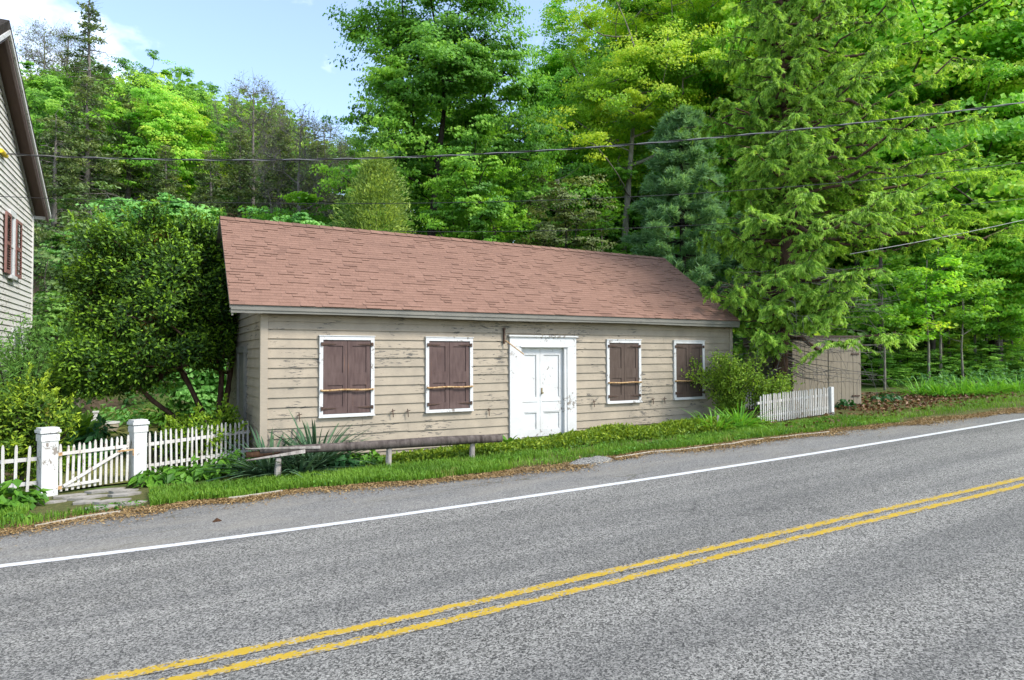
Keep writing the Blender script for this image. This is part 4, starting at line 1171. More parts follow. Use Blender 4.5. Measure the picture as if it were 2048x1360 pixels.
tg, cg, dg = spruce(12, 13.9, 1.75, RF, 270, [([[0, 0, -.3], [.25, 0, 2.6], [.5, 0, 5.5], [.45, .05, 9], [.35, 0, 13.7]], [.22, .17, .12, .06, .012]),
                                          ([[.1, .15, -.2], [.65, .2, 2.8], [1.1, .2, 5.5], [1.25, .2, 8.5], [1.1, .1, 11.6]], [.18, .14, .10, .05, .012])])
sp = thing('spruce_tree', 'tall two trunked spruce with drooping bright green boughs over the shed', 'tree', (SX, SY, zs_))
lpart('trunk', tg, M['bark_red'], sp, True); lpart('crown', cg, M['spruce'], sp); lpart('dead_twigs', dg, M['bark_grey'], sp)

# ---- yew by the gable
def dense_bush(seed, c, r, n_cl, n_sp, size, asp, clr, stems, stem_r, tone_out=.75, inner=.45, lob=.3, up=.35, jit=.18, minz=.2, rmin=.012, cut=False, pw=2.0):
    """clumps of upward sprigs: old growth inside each clump, fresh growth at the tips"""
    rng = np.random.default_rng(seed)
    C = envelope(rng, n_cl, c, r, inner, lob); C = C[C[:, 2] > minz]
    if cut:
        C = [C]
        for (ox, oy, oz), rr_, nn_ in (((-.95, -.7, -1.05), (.75, .7, .50), 90), ((.65, 0, 1.30), (.55, .7, .95), 75), ((-.15, 0, 1.5), (.4, .5, .8), 35), ((-1.0, 0, 1.05), (.5, .6, .7), 50), ((.95, -.2, 0), (.65, .8, 1.2), 80)):
            C.append(envelope(rng, nn_, (c[0] + ox, c[1] + oy, c[2] + oz), rr_, .4, .3))
        C = np.concatenate(C)
        C = C[(C[:, 2] > 1.45) & ~((C[:, 0] > -1.0) & (C[:, 2] < 1.9))]      # bare leaning trunks show under this side
    tg = Geo()
    for k in range(len(stems)):
        own = C[k::len(stems)]
        skeleton(rng, stems[k], np.linspace(stem_r, stem_r * .4, len(stems[k])), own, rmin, g=tg, minz=.25, n=4)
    cg = Geo(); k = n_sp
    big = C[rng.permutation(len(C))[:max(10, len(C) // 4)]]; od = unit((big - np.array(c)) / np.array(r)); keep_ = od[:, 2] > -.35; big, od = big[keep_], od[keep_]
    sd = unit(od + np.array([0, 0, .75]) + rng.normal(size=od.shape) * .35); sl_ = clr * (1.1 + 1.1 * rng.random(len(big)))
    nsh = 34; fq = np.tile(np.linspace(.3, 1, nsh), len(big))[:, None]
    SP = np.repeat(big, nsh, 0) + np.repeat(sd * sl_[:, None], nsh, 0) * fq + rng.normal(size=(len(big) * nsh, 3)) * .022
    SD = unit(np.repeat(sd, nsh, 0) + rng.normal(size=SP.shape) * .7)
    add_leaves(cg, rng, SP, unit(np.cross(SD, rng.normal(size=SD.shape))), size, asp, np.clip(.35 + .6 * fq[:, 0] ** 2 + rng.normal(0, .12, len(SP)), 0, 1), .12, T=SD)
    d = ball(rng, len(C) * k, 2.2); R = np.repeat(clr * (.55 + .8 * rng.random(len(C))), k)[:, None]
    P_ = np.repeat(C, k, 0) + d * R
    cen = np.array(c); o_ = unit((P_ - cen) / np.array(r))
    D = unit(d * .8 + o_ * .5 + np.array([0, 0, up]) + rng.normal(size=d.shape) * .35)
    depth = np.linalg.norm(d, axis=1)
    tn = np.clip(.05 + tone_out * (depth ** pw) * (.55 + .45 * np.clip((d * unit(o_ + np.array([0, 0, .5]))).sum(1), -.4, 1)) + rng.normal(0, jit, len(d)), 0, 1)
    Nn = .7 * o_ + np.array([0, 0, .5]) + .5 * d + rng.normal(size=D.shape) * .5
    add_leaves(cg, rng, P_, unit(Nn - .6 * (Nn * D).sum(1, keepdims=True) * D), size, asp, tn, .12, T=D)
    return tg, cg
yl = at(300, 850, 4.6)
yx = at(428, 850, 3.6)[0]
cx_ = at(322, 620, 3.4)
loc = (yx, 3.6, gz(yx, 3.6))
ctr = np.array([cx_[0] - yx, 0, at(322, 632, 3.4)[2] - loc[2]])
st = [[[0, 0, -.2], [-.15, 0, .6], [-.5, 0, 1.4], [-1.1, .1, 2.6], [-1.4, 0, 4.0]], [[.1, .1, -.2], [.1, 0, .7], [.15, 0, 1.6], [-.1, .1, 3.0], [-.2, 0, 4.3]], [[-.1, -.1, -.2], [-.5, -.2, .5], [-1.2, -.3, 1.1], [-2.0, -.2, 2.0]],
      [[0, .1, -.2], [.25, .2, .9], [.4, .2, 2.0], [.35, .1, 3.2]]]
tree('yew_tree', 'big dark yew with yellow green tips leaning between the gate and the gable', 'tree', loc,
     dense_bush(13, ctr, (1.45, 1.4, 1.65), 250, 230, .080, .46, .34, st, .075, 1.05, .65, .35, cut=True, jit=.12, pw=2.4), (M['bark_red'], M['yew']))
loc, cr, H, base = span(-40, 125, 785, 890, .9)
tree('yew_bush', 'low rounded yellow green yew bush behind the left picket fence', 'bush', loc,
     dense_bush(14, (0, 0, H * .55), (cr, cr, H * .5), 120, 110, .075, .38, .24, [[[0, 0, -.1], [0, 0, H * .6]]], .03, .85, .3), (M['bark'], M['yew_low']), crown='foliage', trunk='stem')
loc, cr, H, base = span(330, 478, 822, 890, 1.15)
tree('azalea_bush', 'layered yellow green azalea leaning over the picket fence by the gable', 'bush', loc,
     dense_bush(15, (0, 0, H * .55), (cr * 1.05, .5, H * .42), 80, 70, .075, .5, .20, [[[0, 0, -.1], [0, 0, H * .5]]], .025, .9, .2, .4, .6), (M['bark'], M['azalea']), crown='foliage', trunk='stem')

# ---- general small plants
def blades(g, rng, n, L, W, base_r, spread, arch, segs=4, tone=(.2, .8), c=(0, 0, 0), up=.6, prof=(.55, 1, .9, .6, .04)):
    """arching leaf blades out of one foot"""
    c = np.array(c, float)
    a = rng.random(n) * 6.283; el = up + (1 - up) * rng.random(n) ** 1.2 * 1.2
    s = np.linspace(0, 1, segs + 1)
    L_ = L * (.65 + .5 * rng.random(n)); e = np.clip(np.pi / 2 * el * (1 - spread * rng.random(n)), .15, 1.55)
    dr = np.stack([np.cos(a), np.sin(a), np.zeros(n)], -1)
    out = np.cos(e)[:, None] * s * L_[:, None]; h = np.sin(e)[:, None] * s * L_[:, None] - arch * (s ** 2.2) * L_[:, None] * (.5 + rng.random((n, 1)))
    out = out + arch * .45 * (s ** 2) * L_[:, None]
    base = c + dr * (base_r * rng.random((n, 1)) ** .5)
    ctr_ = base[:, None] + dr[:, None] * out[..., None] + np.array([0, 0, 1.0]) * np.maximum(h, .01)[..., None]
    side = np.stack([-np.sin(a), np.cos(a), np.zeros(n)], -1)
    w_ = np.interp(s, np.linspace(0, 1, len(prof)), prof) * W / 2
    l_ = ctr_ - side[:, None] * w_[None, :, None] + np.array([0, 0, 1]) * (w_ * .35)[None, :, None]; r_ = ctr_ + side[:, None] * w_[None, :, None] + np.array([0, 0, 1]) * (w_ * .35)[None, :, None]
    v = np.stack([l_, ctr_, r_], 2).reshape(-1, 3); k = segs + 1
    o_ = (np.arange(n) * k * 3)[:, None, None] + (np.arange(segs) * 3)[None, :, None]
    q = np.concatenate([np.stack([o_ + 0, o_ + 1, o_ + 4, o_ + 3], -1), np.stack([o_ + 1, o_ + 2, o_ + 5, o_ + 4], -1)], 2).reshape(-1, 4)
    tn = np.repeat(tone[0] + (tone[1] - tone[0]) * rng.random(n), k * 3)
    g.add(v, q, tone=tn)

def plant(name, label, cat, x, y, g, m, group=None, part_name=None):
    z0 = gz(x, y)
    o = link(name, g.mesh(name, m), None, (x, y, z0))
    return tag(o, label, cat, group)

rng = np.random.default_rng(50)
yl_lab = ['stiff grey green yucca behind the broken end of the log', 'taller stiff yucca in front of the boards by the first window', 'low drooping yucca under the log rail']
for k, (px, y, n, L) in enumerate([(538, -.80, 110, 1.05), (632, -.62, 150, 1.15), (600, -1.15, 85, .75)]):
    x = at(px, 900, y)[0]; g = Geo(); blades(g, rng, n, L, .055, .12, .78, .22, 5, (.15, .95), up=.35); plant('yucca', yl_lab[k], 'plant', x, y, g, M['yucca'], 'yuccas along the wall')
def leafy(g, rng, n, H, r, size, asp, tone, up=.8, stalk=False):
    f = rng.random(n); a = rng.random(n) * 6.283; rr = r * np.sqrt(rng.random(n))
    P_ = np.stack([rr * np.cos(a), rr * np.sin(a), H * (.25 + .75 * f) * (1 - .5 * (rr / r) ** 2)], -1)
    P_[:, 2] *= .62 + .38 * np.sin(3 * a + n) * np.cos(9 * rr + n * 1.7)
    out = np.stack([np.cos(a), np.sin(a), -.35 - .3 * rng.random(n)], -1)
    N = unit(np.array([0, 0, up]) + .5 * np.stack([np.cos(a), np.sin(a), np.zeros(n)], -1) + rng.normal(size=(n, 3)) * .35)
    add_leaves(g, rng, P_, N, size, asp, np.clip(rng.normal(tone, .2, n), 0, 1), .14, T=out + rng.normal(size=(n, 3)) * .4)
hs = [(20, 1.0, 980, -.95, .46, .42, 190, .17, 'leafy broad leaved plant at the foot of the left picket fence'), (300, 1.0, 975, -.35, .32, .30, 120, .16, 'broad leaved plant right beside the latch post'),
      (345, 1.0, 960, -.35, .34, .34, 130, .15, 'broad leaved plant in front of the middle of the fence'), (395, 1.0, 955, -.35, .42, .36, 140, .17, 'tall leaved plant between the fence and the grass'),
      (440, 1.0, 950, -.45, .46, .36, 150, .15, 'leafy plant just left of the broken log end'), (475, 1.0, 930, -.20, .62, .34, 170, .13, 'light green leafy plant standing behind the broken log end'),
      (690, 1.0, 930, -.75, .34, .42, 190, .15, 'dark leaved plant under the log between the first two posts'), (735, 1.0, 930, -.85, .30, .36, 150, .14, 'leafy plant just left of the middle log post')]
for k, (px, s_, py, y, H, r, n, sz, lab) in enumerate(hs):
    x = at(px, py, y)[0]; g = Geo(); leafy(g, rng, n, H, r, sz, .62, .5); plant('leafy_plant', lab, 'plant', x, y, g, M['hosta'] if k not in (6,) else M['dark_broad'], 'leafy plants along the fence and log')
x = at(1018, 880, -.75)[0]; g = Geo(); blades(g, rng, 22, .40, .12, .08, .7, .25, 4, (.3, .8), up=.4, prof=(.2, .8, 1, .7, .05)); plant('dock_plant', 'broad upright leaves beside the left foot of the white door', 'plant', x, -.75, g, M['hosta'])
for k, (px, y, n, lab) in enumerate([(1432, -2.05, 120, 'arching lily clump around the grey post stump'), (1480, -2.0, 130, 'arching lily clump right of the grey post stump')]):
    x = at(px, 860, y)[0]; g = Geo(); blades(g, rng, n, .82, .036, .25, .75, .38, 5, (.2, .9), up=.45); plant('lily_clump', lab, 'plant', x, y, g, M['lily'], 'lily clumps by the road')
# peony mound, fern and feathery shrubs in the garden
x = at(190, 870, 3.6)[0]; g = Geo(); leafy(g, rng, 420, 1.0, .72, .20, .42, .5); plant('peony_mound', 'dark green peony mound behind the white gate', 'plant', x, 3.6, g, M['dark_broad'])
x = at(140, 900, 2.3)[0]; g = Geo(); blades(g, rng, 90, .55, .10, .2, .7, .3, 4, (.2, .7), up=.4); plant('fern', 'low dark fern between the left gate post and the peony', 'fern', x, 2.3, g, M['fern'])
for px, y, L, lab in [(150, 6.2, 1.15, 'tall bright fern beyond the peony mound'), (120, 5.4, 1.0, 'bright fern behind the low yellow green yew')]:
    x = at(px, 850, y)[0]; g = Geo(); blades(g, rng, 70, L, .20, .15, .55, .28, 5, (.2, .9), up=.5); plant('fern', lab, 'fern', x, y, g, M['fern'], 'ferns in the garden')
for px, py, y, H, r, n, m, lab in [(255, 800, 11.0, .9, 1.1, 500, 'knotweed', 'loose green flower bed beyond the tub planter'), (330, 800, 9.0, .9, 1.0, 380, 'hosta', 'leafy bed under the left side of the big yew'), (370, 860, 3.2, .5, .6, 200, 'dark_broad', 'dark low plants under the big yew'),
                                   (300, 850, 5.4, .45, .5, 200, 'dark_broad', 'dark low plants beside the lawn path')]:
    x = at(px, py, y)[0]; g = Geo(); leafy(g, rng, n, H, r, .15, .6, .5); plant('flower_bed', lab, 'bush', x, y, g, M[m], 'beds in the garden')  # garden beds of loose separate plants, not single bushes

def wispy(seed, H, R, n_st, leafn, leaf, asp, lean=0.0, low=.25):
    rng = np.random.default_rng(seed); tg, cg = Geo(), Geo(); P_, D_ = [], []
    for k in range(n_st):
        a = rng.random() * 6.283; L = H * (.7 + .4 * rng.random()); o_ = R * (.4 + .6 * rng.random())
        s = np.linspace(0, 1, 7); dr = np.array([math.cos(a), math.sin(a), 0])
        pts = dr * (o_ * s ** 1.5)[:, None] + np.array([lean, 0, 0]) * (s ** 1.4)[:, None] + np.array([0, 0, 1.0]) * (L * (s - .12 * s ** 3))[:, None] + rng.normal(size=(7, 3)) * .03 * s[:, None]
        tg.tube(pts, np.linspace(.02, .004, 7), 4, cap=False)
        for _ in range(int(L * 9)):
            q = low + (1 - low) * rng.random(); b0 = np.array([np.interp(q, s, pts[:, i]) for i in range(3)])
            e = b0 + (unit(rng.normal(size=(1, 3)))[0] * .30 + np.array([0, 0, .08])) * (1.2 - .5 * q)
            tg.tube([b0, e], [.004, .002], 3, cap=False)
            f = rng.random((leafn, 1)); P_.append(b0 + (e - b0) * f + rng.normal(size=(leafn, 3)) * .07); D_.append(unit((e - b0)[None] * 2 + rng.normal(size=(leafn, 3)) * .5))
    P_, D_ = np.concatenate(P_), np.concatenate(D_)
    add_leaves(cg, rng, P_, unit(np.cross(D_, rng.normal(size=D_.shape))), leaf, asp, np.clip(rng.normal(.5, .25, len(P_)), 0, 1), .1, T=D_)
    return tg, cg
x = at(85, 780, 4.6)[0]
tree('feathery_shrub', 'airy feathery shrub in front of the white house corner', 'shrub', (x, 4.6, gz(x, 4.6)), wispy(61, 3.0, 1.35, 34, 15, .095, .26), (M['bark_dark'], M['feather']), crown='foliage', trunk='stem')
x = at(20, 780, 3.4)[0]
tree('feathery_shrub', 'feathery shrub at the left edge before the lower house window', 'shrub', (x, 3.4, gz(x, 3.4)), wispy(62, 2.6, 1.0, 24, 13, .095, .26), (M['bark_dark'], M['feather']), crown='foliage', trunk='stem')
x = at(1478, 860, -1.0)[0]
tree('leafy_shrub', 'fine leaved yellow green shrub at the right corner of the building', 'shrub', (x, -.75, gz(x, -.75)), wispy(63, 1.7, .95, 42, 17, .080, .46, -.25, .12), (M['bark'], M['yew_shrub']), crown='foliage', trunk='stem')
x = at(1535, 850, -1.3)[0]
tree('leafy_shrub', 'lower sprawling shrub growing through the left end of the bright fence', 'shrub', (x, -1.35, gz(x, -1.35)), wispy(64, 1.15, .8, 34, 14, .080, .46, .15, .1), (M['bark'], M['yew_shrub']), crown='foliage', trunk='stem')
x = at(150, 560, 13.0)[0]
loc, cr, H, base = span(70, 240, 370, 560, 12.5)
tree('dogwood', 'pale twiggy grey green dogwood beside the white house corner', 'tree', loc, broadleaf(66, H, cr, .8, 120, 60, .13, .6, .07, (.3, 0), .6, tone=.5, lob=.4, rmin=.010), (M['bark_pale'], M['greyleaf']))
loc, cr, H, base = span(60, 190, 560, 760, 9.5)
tree('garden_bush', 'soft green bush behind the feathery shrub', 'bush', loc, broadleaf(67, H, cr, .2, 90, 90, .11, .5, .05, (0, 0), .8, tone=.5), (M['bark'], M['feather']), crown='foliage', trunk='stem')
loc, cr, H, base = span(330, 480, 690, 830, 9.5)
tree('garden_bush', 'green bush behind the trunk of the big yew', 'bush', loc, broadleaf(68, H, cr, .1, 110, 80, .13, .6, .06, (0, 0), .8, tone=.5), (M['bark'], M['knotweed']), crown='foliage', trunk='stem')

# ---- hillside: thickets and trees behind the left half
def copyto(src, px, Y, top, label, width=None, rz=0, group=None, wx=1.0):
    x = at(px, 400, Y)[0]; z0 = gz(x, Y); h = at(px, top, Y)[2] - z0
    s = h / src["h0"]
    return dup(src, (x, Y, z0), rz, (s * wx, s * wx, s), label, group)
def proto(name, label, cat, px, Y, top, tc, mats, h0, **kw):
    x = at(px, 400, Y)[0]; z0 = gz(x, Y); h = at(px, top, Y)[2] - z0
    t_ = tree(name, label, cat, (x, Y, z0), tc, mats, **kw); s = h / h0; t_.scale = (s, s, s); t_["h0"] = h0
    return t_
thick = proto('thicket_bush', 'bright green thicket on the slope just left of the ridge', 'bush', 410, 19, 368, broadleaf(70, 4, 3.2, .1, 130, 260, .12, .7, .06, (0, 0), .7, tone=.55, lob=.4), (M['bark'], M['knotweed']), 5.3, crown='foliage', trunk='stem')
for k, (px, Y, top, lab) in enumerate([(515, 18, 395, 'bright green thicket on the slope above the roof beside the juniper'), (330, 20.5, 362, 'bright green thicket on the slope above the big yew'), (600, 19.5, 412, 'lower thicket on the slope behind the juniper'), (220, 22, 420, 'shaded thicket on the slope above the dogwood')]):
    copyto(thick, px, Y, top, lab, rz=1.3 * (k + 1), group='thickets on the slope', wx=1.15)
thick['group'] = 'thickets on the slope'

def hemlock(seed, H, R, base, nb, den, dead=.25):
    """ragged dark conifer with fine flat sprays and some bare twigs"""
    rng = np.random.default_rng(seed); tg, cg = Geo(), Geo(); P_, T_ = [], []
    tg.tube([[0, 0, -.3], [.1, 0, H * .5], [0, 0, H]], [.19, .12, .02], 7)
    for k in range(nb):
        f = (k + rng.random()) / nb; z = base + (H - base) * f; a = k * 2.4 + rng.normal() * .3; L = R * (1 - f * .82) * (.6 + .6 * rng.random())
        s = np.linspace(0, 1, 6); dr = np.array([math.cos(a), math.sin(a), 0])
        pts = np.array([0, 0, z]) + dr * (s * L)[:, None] + np.array([0, 0, 1.0]) * ((.15 * s - .25 * s ** 2) * L)[:, None] + rng.normal(size=(6, 3)) * .05 * L * s[:, None]
        tg.tube(pts, np.linspace(.035, .006, 6), 4, cap=False)
        for _ in range(5):
            q = .3 + .7 * rng.random(); b0 = np.array([np.interp(q, s, pts[:, i]) for i in range(3)]); tg.tube([b0, b0 + rng.normal(size=3) * .35], [.010, .003], 3, cap=False)
        if rng.random() < dead: continue
        n = int(den * L); q = .2 + .8 * rng.random(n) ** .8; side = np.array([-dr[1], dr[0], 0])
        b0 = np.stack([np.interp(q, s, pts[:, i]) for i in range(3)], -1)
        P_.append(b0 + side * (rng.normal(size=n) * .22 * L * (1.15 - q))[:, None] + rng.normal(size=(n, 3)) * .10); T_.append(np.clip(np.full(n, rng.normal(.5, .25)) + rng.normal(0, .1, n), 0, 1))
    P_, T_ = np.concatenate(P_), np.concatenate(T_)
    N = unit(np.array([0, 0, .8]) + rng.normal(size=P_.shape) * .6)
    add_leaves(cg, rng, P_, N, .20, .42, T_, .1)
    return tg, cg
hem = proto('hemlock_tree', 'ragged dark hemlock on the slope right of the white house', 'tree', 170, 24, 150, hemlock(80, 10, 2.9, .8, 90, 95), (M['bark_grey'], M['hemlock']), 10.0)
hl = [(255, 26, 190, 'dark hemlock on the slope below the round bright maple'), (480, 25, 260, 'dark hemlock right of the round bright maple'), (560, 23, 250, 'olive grey hemlock left of the bare silver trunk'), (635, 25, 280, 'olive grey hemlock between the silver trunk and the big maple'),
      (110, 22.5, 230, 'dark hemlock hard against the white house rake'), (420, 23, 300, 'short dark hemlock above the bright thicket'), (330, 24, 290, 'short dark hemlock under the round bright maple')]
for k, (px, Y, top, lab) in enumerate(hl): copyto(hem, px, Y, top, lab, rz=.9 * (k + 1), group='hemlocks on the slope', wx=1.1)
hem['group'] = 'hemlocks on the slope'
# lone pine that sticks up above the skyline
proto('lone_pine', 'tall thin dark pine with a sparse top above the hill skyline', 'tree', 172, 29, 2, hemlock(81, 12, 1.9, 6.6, 46, 95, .3), (M['bark_grey'], M['hemlock']), 12.0)
# half bare trees
def twiggy(seed, H, R, base, n_cl, leaves_n, tw=14):
    rng = np.random.default_rng(seed)
    C = envelope(rng, n_cl, (0, 0, (H + base) / 2), (R, R, (H - base) / 2), .3, .3); C = C[C[:, 2] > base * .8]
    tg = skeleton(rng, [[0, 0, -.3], [.1, 0, H * .3], [0, 0, H * .6], [.1, 0, H * .93]], [.15, .12, .08, .02], C, .011, lift=-.1, minz=base * .6, n=4)
    for c in C:
        for _ in range(tw):
            e = c + rng.normal(size=3) * .32 + np.array([0, 0, .22]); tg.tube([c + rng.normal(size=3) * .15, e], [.009, .003], 3, cap=False)
    cg = Geo(); clumps(cg, rng, C, np.full(len(C), .65), leaves_n, .12, .7, .6, .5, .25, flat=.8)
    return tg, cg
bare = proto('bare_tree', 'half leafed grey twiggy tree with a silver trunk above the roof', 'tree', 597, 21, 215, twiggy(83, 10, 2.3, 3.2, 120, 16), (M['bark_grey'], M['olive']), 10.0)
for k, (px, Y, top, lab) in enumerate([(505, 27, 150, 'bare grey branched tree on the skyline above the slope'), (560, 29, 205, 'grey twiggy tree beside the bare skyline tree'), (650, 27, 240, 'grey twiggy tree against the left edge of the big maple'), (85, 33, 45, 'grey twiggy tree on the skyline beside the white house'), (130, 34, 52, 'second grey twiggy tree on the skyline beside the lone pine')]):
    copyto(bare, px, Y, top, lab, rz=1.1 * (k + 1), group='twiggy trees on the hill')
bare['group'] = 'twiggy trees on the hill'
# round bright maple and other leafy trees on the hill
rnd = proto('hill_maple', 'round bright yellow green maple glowing on the hillside', 'tree', 312, 27, 195, broadleaf(85, 9, 4.2, 2.2, 130, 380, .14, 1.05, .16, (0, 0), .5, tone=.5, inner=.45), (M['bark'], M['maple_bright']), 9.0)
mid = proto('hill_tree', 'mid green tree on the skyline above the round bright maple', 'tree', 300, 34, 120, broadleaf(86, 10, 3.6, 2.5, 95, 380, .15, 1.25, .17, (0, 0), .5, tone=.55, lob=.45), (M['bark'], M['maple']), 10.0)
ht = [(205, 33, 125, 'mid green tree on the skyline right of the lone pine'), (385, 34, 165, 'airy green tree on the skyline right of the round maple'), (440, 31, 235, 'green tree stepping down the skyline left of the bare trees'), (110, 28, 170, 'green tree close beside the white house rake'), (60, 31, 130, 'green tree partly behind the peak of the white house'),
      (560, 33, 290, 'green tree behind the grey twiggy trees'), (660, 31, 300, 'green tree behind the left edge of the big maple'), (250, 30, 190, 'green tree just left of the round bright maple')]
for k, (px, Y, top, lab) in enumerate(ht): copyto(mid, px, Y, top, lab, rz=.8 * (k + 1), group='leafy trees on the hill', wx=1.1)
mid['group'] = 'leafy trees on the hill'

# ---- right-hand woods
rm = proto('roadside_maple', 'bright yellow green maple towering right of the spruce', 'tree', 1865, 6, -160, broadleaf(90, 13, 4.2, 1.5, 170, 480, .135, 1.15, .2, (0, 0), .42, tone=.55, lob=.42, inner=.4), (M['bark'], M['maple_bright']), 13.0)
rl_ = [(1985, 4.0, -120, 'bright maple at the right edge of the photo'), (2080, 9, -250, 'bright maple beyond the right edge leaning over the road'), (1760, 10, -140, 'bright maple behind the right side of the spruce'), (1530, 13, -180, 'bright green maple behind the left side of the spruce'), (1925, 10, -200, 'bright maple between the towering roadside maple and the one at the right edge'), (1670, 12, -200, 'bright green maple directly behind the spruce trunk')]
for k, (px, Y, top, lab) in enumerate(rl_): copyto(rm, px, Y, top, lab, rz=1.25 * (k + 1), group='bright maples in the right woods', wx=.7 if k == 3 else .85)
for px, Y, top, lab, sw in [(1985, 2.4, 230, 'lower bright maple leaning out over the right verge', .9), (1850, 4.2, 330, 'low bright maple just right of the spruce boughs', 1.0), (2070, .8, 300, 'low bright maple past the right edge by the road', .9)]:
    t_ = copyto(rm, px, Y, top, lab, rz=2.1 + px, group='bright maples in the right woods', wx=sw)
    t_.location.z += .6
rm['group'] = 'bright maples in the right woods'
dk = proto('woodland_maple', 'deep green maple standing behind the bright roadside maples', 'tree', 1920, 15, -250, broadleaf(91, 15, 4.8, 3.0, 150, 420, .17, 1.45, .24, (0, 0), .45, tone=.5, inner=.3), (M['bark_dark'], M['forest']), 15.0)
dl = [(1700, 16, -240), (1600, 20, -230), (1440, 24, -200), (2040, 18, -260), (1820, 22, -260), (1340, 28, 60), (1180, 30, 120), (1040, 31, 190), (900, 32, 200), (760, 31, 220)]
dn_ = ['deep green maple glimpsed behind the spruce crown', 'deep green maple behind the spruce and the tall dark limbed maple', 'deep green maple behind the tall dark limbed maple', 'deep green maple at the far right behind the bright maples', 'deep green maple behind the towering roadside maple',
       'far green maple behind the pine', 'far green maple behind the yellow maple', 'far green maple in the gap between the two big maples', 'far green maple behind the big dark maple', 'far green maple behind the left side of the big maple']
for k, (px, Y, top) in enumerate(dl): copyto(dk, px, Y, top, dn_[k], rz=.7 * (k + 1), group='deep green maples in the woods')
dk['group'] = 'deep green maples in the woods'
# understorey saplings with thin pale stems
sap = []
for k in range(3):
    rng = np.random.default_rng(95 + k); H = 5.2
    C = envelope(rng, 34, (0, 0, 3.4), (1.35, 1.35, 1.7), .2, .3)
    tk = skeleton(rng, [[0, 0, -.2], [.05, 0, 1.6], [-.05, .03, 3.2], [.05, 0, 5.0]], [.055, .045, .032, .010], C, .008, minz=1.4, n=4)
    cg = Geo(); clumps(cg, rng, C, .5 * (.6 + .7 * rng.random(len(C))), 75, .15, .85, 1.0, .5, .25, flat=.35)
    sap.append((tk, cg))
sx = [(1768, 1.5, 560, 0), (1856, 1.2, 540, 1), (1880, 2.2, 500, 2), (1925, 1.0, 560, 0), (1950, 2.5, 520, 1), (1998, 1.5, 600, 2), (2022, 2.6, 560, 0), (2040, 1.0, 640, 1), (1800, 4.5, 520, 2), (1900, 5.0, 480, 0), (1975, 6.0, 500, 1), (1740, 5.5, 560, 2), (2060, 4.0, 520, 0), (1840, 7.5, 500, 1)]
sl_ = ['slender sapling closest to the shed', 'pale stemmed sapling left of the middle of the right woods', 'taller pale stemmed sapling just right of the pair by the roadside', 'leaning sapling over the bright roadside plants', 'sapling behind the bright roadside plants', 'pale sapling near the right edge',
       'slim sapling at the right edge behind another', 'last low sapling at the right edge of the photo', 'sapling deeper in the woods behind the first', 'sapling deep in the dark part of the woods', 'deep sapling among dark trunks at the right', 'shaded sapling behind the shed', 'deep sapling beyond the right edge', 'farthest shaded sapling behind the shed side of the woods']
sroot = []
for k, (px, Y, top, v_) in enumerate(sx):
    x = at(px, 700, Y)[0]; z0 = gz(x, Y); h = at(px, top, Y)[2] - z0
    if v_ >= len(sroot):
        t_ = tree('sapling', sl_[k], 'sapling', (x, Y, z0), sap[v_], (M['bark_pale'], M['maple_bright'] if v_ == 1 else M['maple']), 'saplings in the right woods'); sroot.append(t_)
    else: t_ = dup(sroot[v_], (x, Y, z0), .9 * k, (1, 1, 1), sl_[k], 'saplings in the right woods')
    s = max(.6, h / 4.6); t_.scale = (s, s, s)
for k, (px, Y, top) in enumerate([(1775, 2.4, 705), (1815, 3.4, 690), (1865, 2.6, 700), (1915, 2.2, 690), (1962, 1.6, 690), (2005, 1.2, 700), (2045, .6, 690), (1735, 4.5, 650), (1990, 5.5, 640), (1890, 6.5, 640)]):
    x = at(px, 700, Y)[0]; z0 = gz(x, Y); h = at(px, top, Y)[2] - z0
    t_ = dup(ym, (x, Y, z0), 1.1 * k + .4, (1, 1, 1), ['leafy brush behind the shed corner', 'leafy brush deeper behind the shed corner', 'leafy brush behind the first roadside lily tuft', 'leafy brush behind the third roadside lily tuft', 'leafy brush left of the last roadside tufts', 'leafy brush behind the last roadside tufts', 'leafy brush at the right edge by the road',
                                                       'shaded brush right behind the shed', 'shaded brush far back near the right edge', 'shaded brush far back in the middle of the right woods'][k], 'brush under the right woods')
    f_ = max(.15, h / 6.6); t_.scale = (f_ * 1.7, f_ * 1.7, f_)
# dark standing trunks deeper in
for k, (px, Y, r) in enumerate([(1895, 6.5, .16), (1990, 5, .24), (2010, 7, .20), (1930, 9, .2), (1790, 8, .14), (1868, 3.2, .10), (2035, 9, .22), (1760, 3.5, .08), (1715, 6, .13), (1955, 12, .2)]):
    lab = ['dark trunk left of the thick pair', 'thick dark trunk of the pair by the light gap', 'second thick trunk of the pair by the light gap', 'trunk in the deep shade of the woods', 'trunk behind the shed side of the woods', 'straight pole trunk by the roadside plants', 'thick trunk at the far right', 'thin pole trunk close to the shed', 'trunk seen just right of the spruce', 'farthest trunk in the light gap'][k]
    x = at(px, 700, Y)[0]; z0 = gz(x, Y); rng = np.random.default_rng(120 + k); h = 9
    C = np.array([[rng.normal() * 1.5, rng.normal() * 1.5, 6 + 3 * rng.random()] for _ in range(12)])
    tk = skeleton(rng, [[0, 0, -.2], [.1 * rng.normal(), 0, 3], [.2 * rng.normal(), 0, 6], [0, 0, h]], np.array([1.15, .95, .8, .4]) * r, C, .02, minz=4)
    cg = Geo(); clumps(cg, rng, C, np.full(12, 1.1), 60, .22, .85, 1, .4, .2, flat=.4)
    tree('woodland_tree', lab, 'tree', (x, Y, z0), (tk, cg), (M['bark'] if k % 2 else M['bark_dark'], M['forest']), 'dark trunks in the right woods')

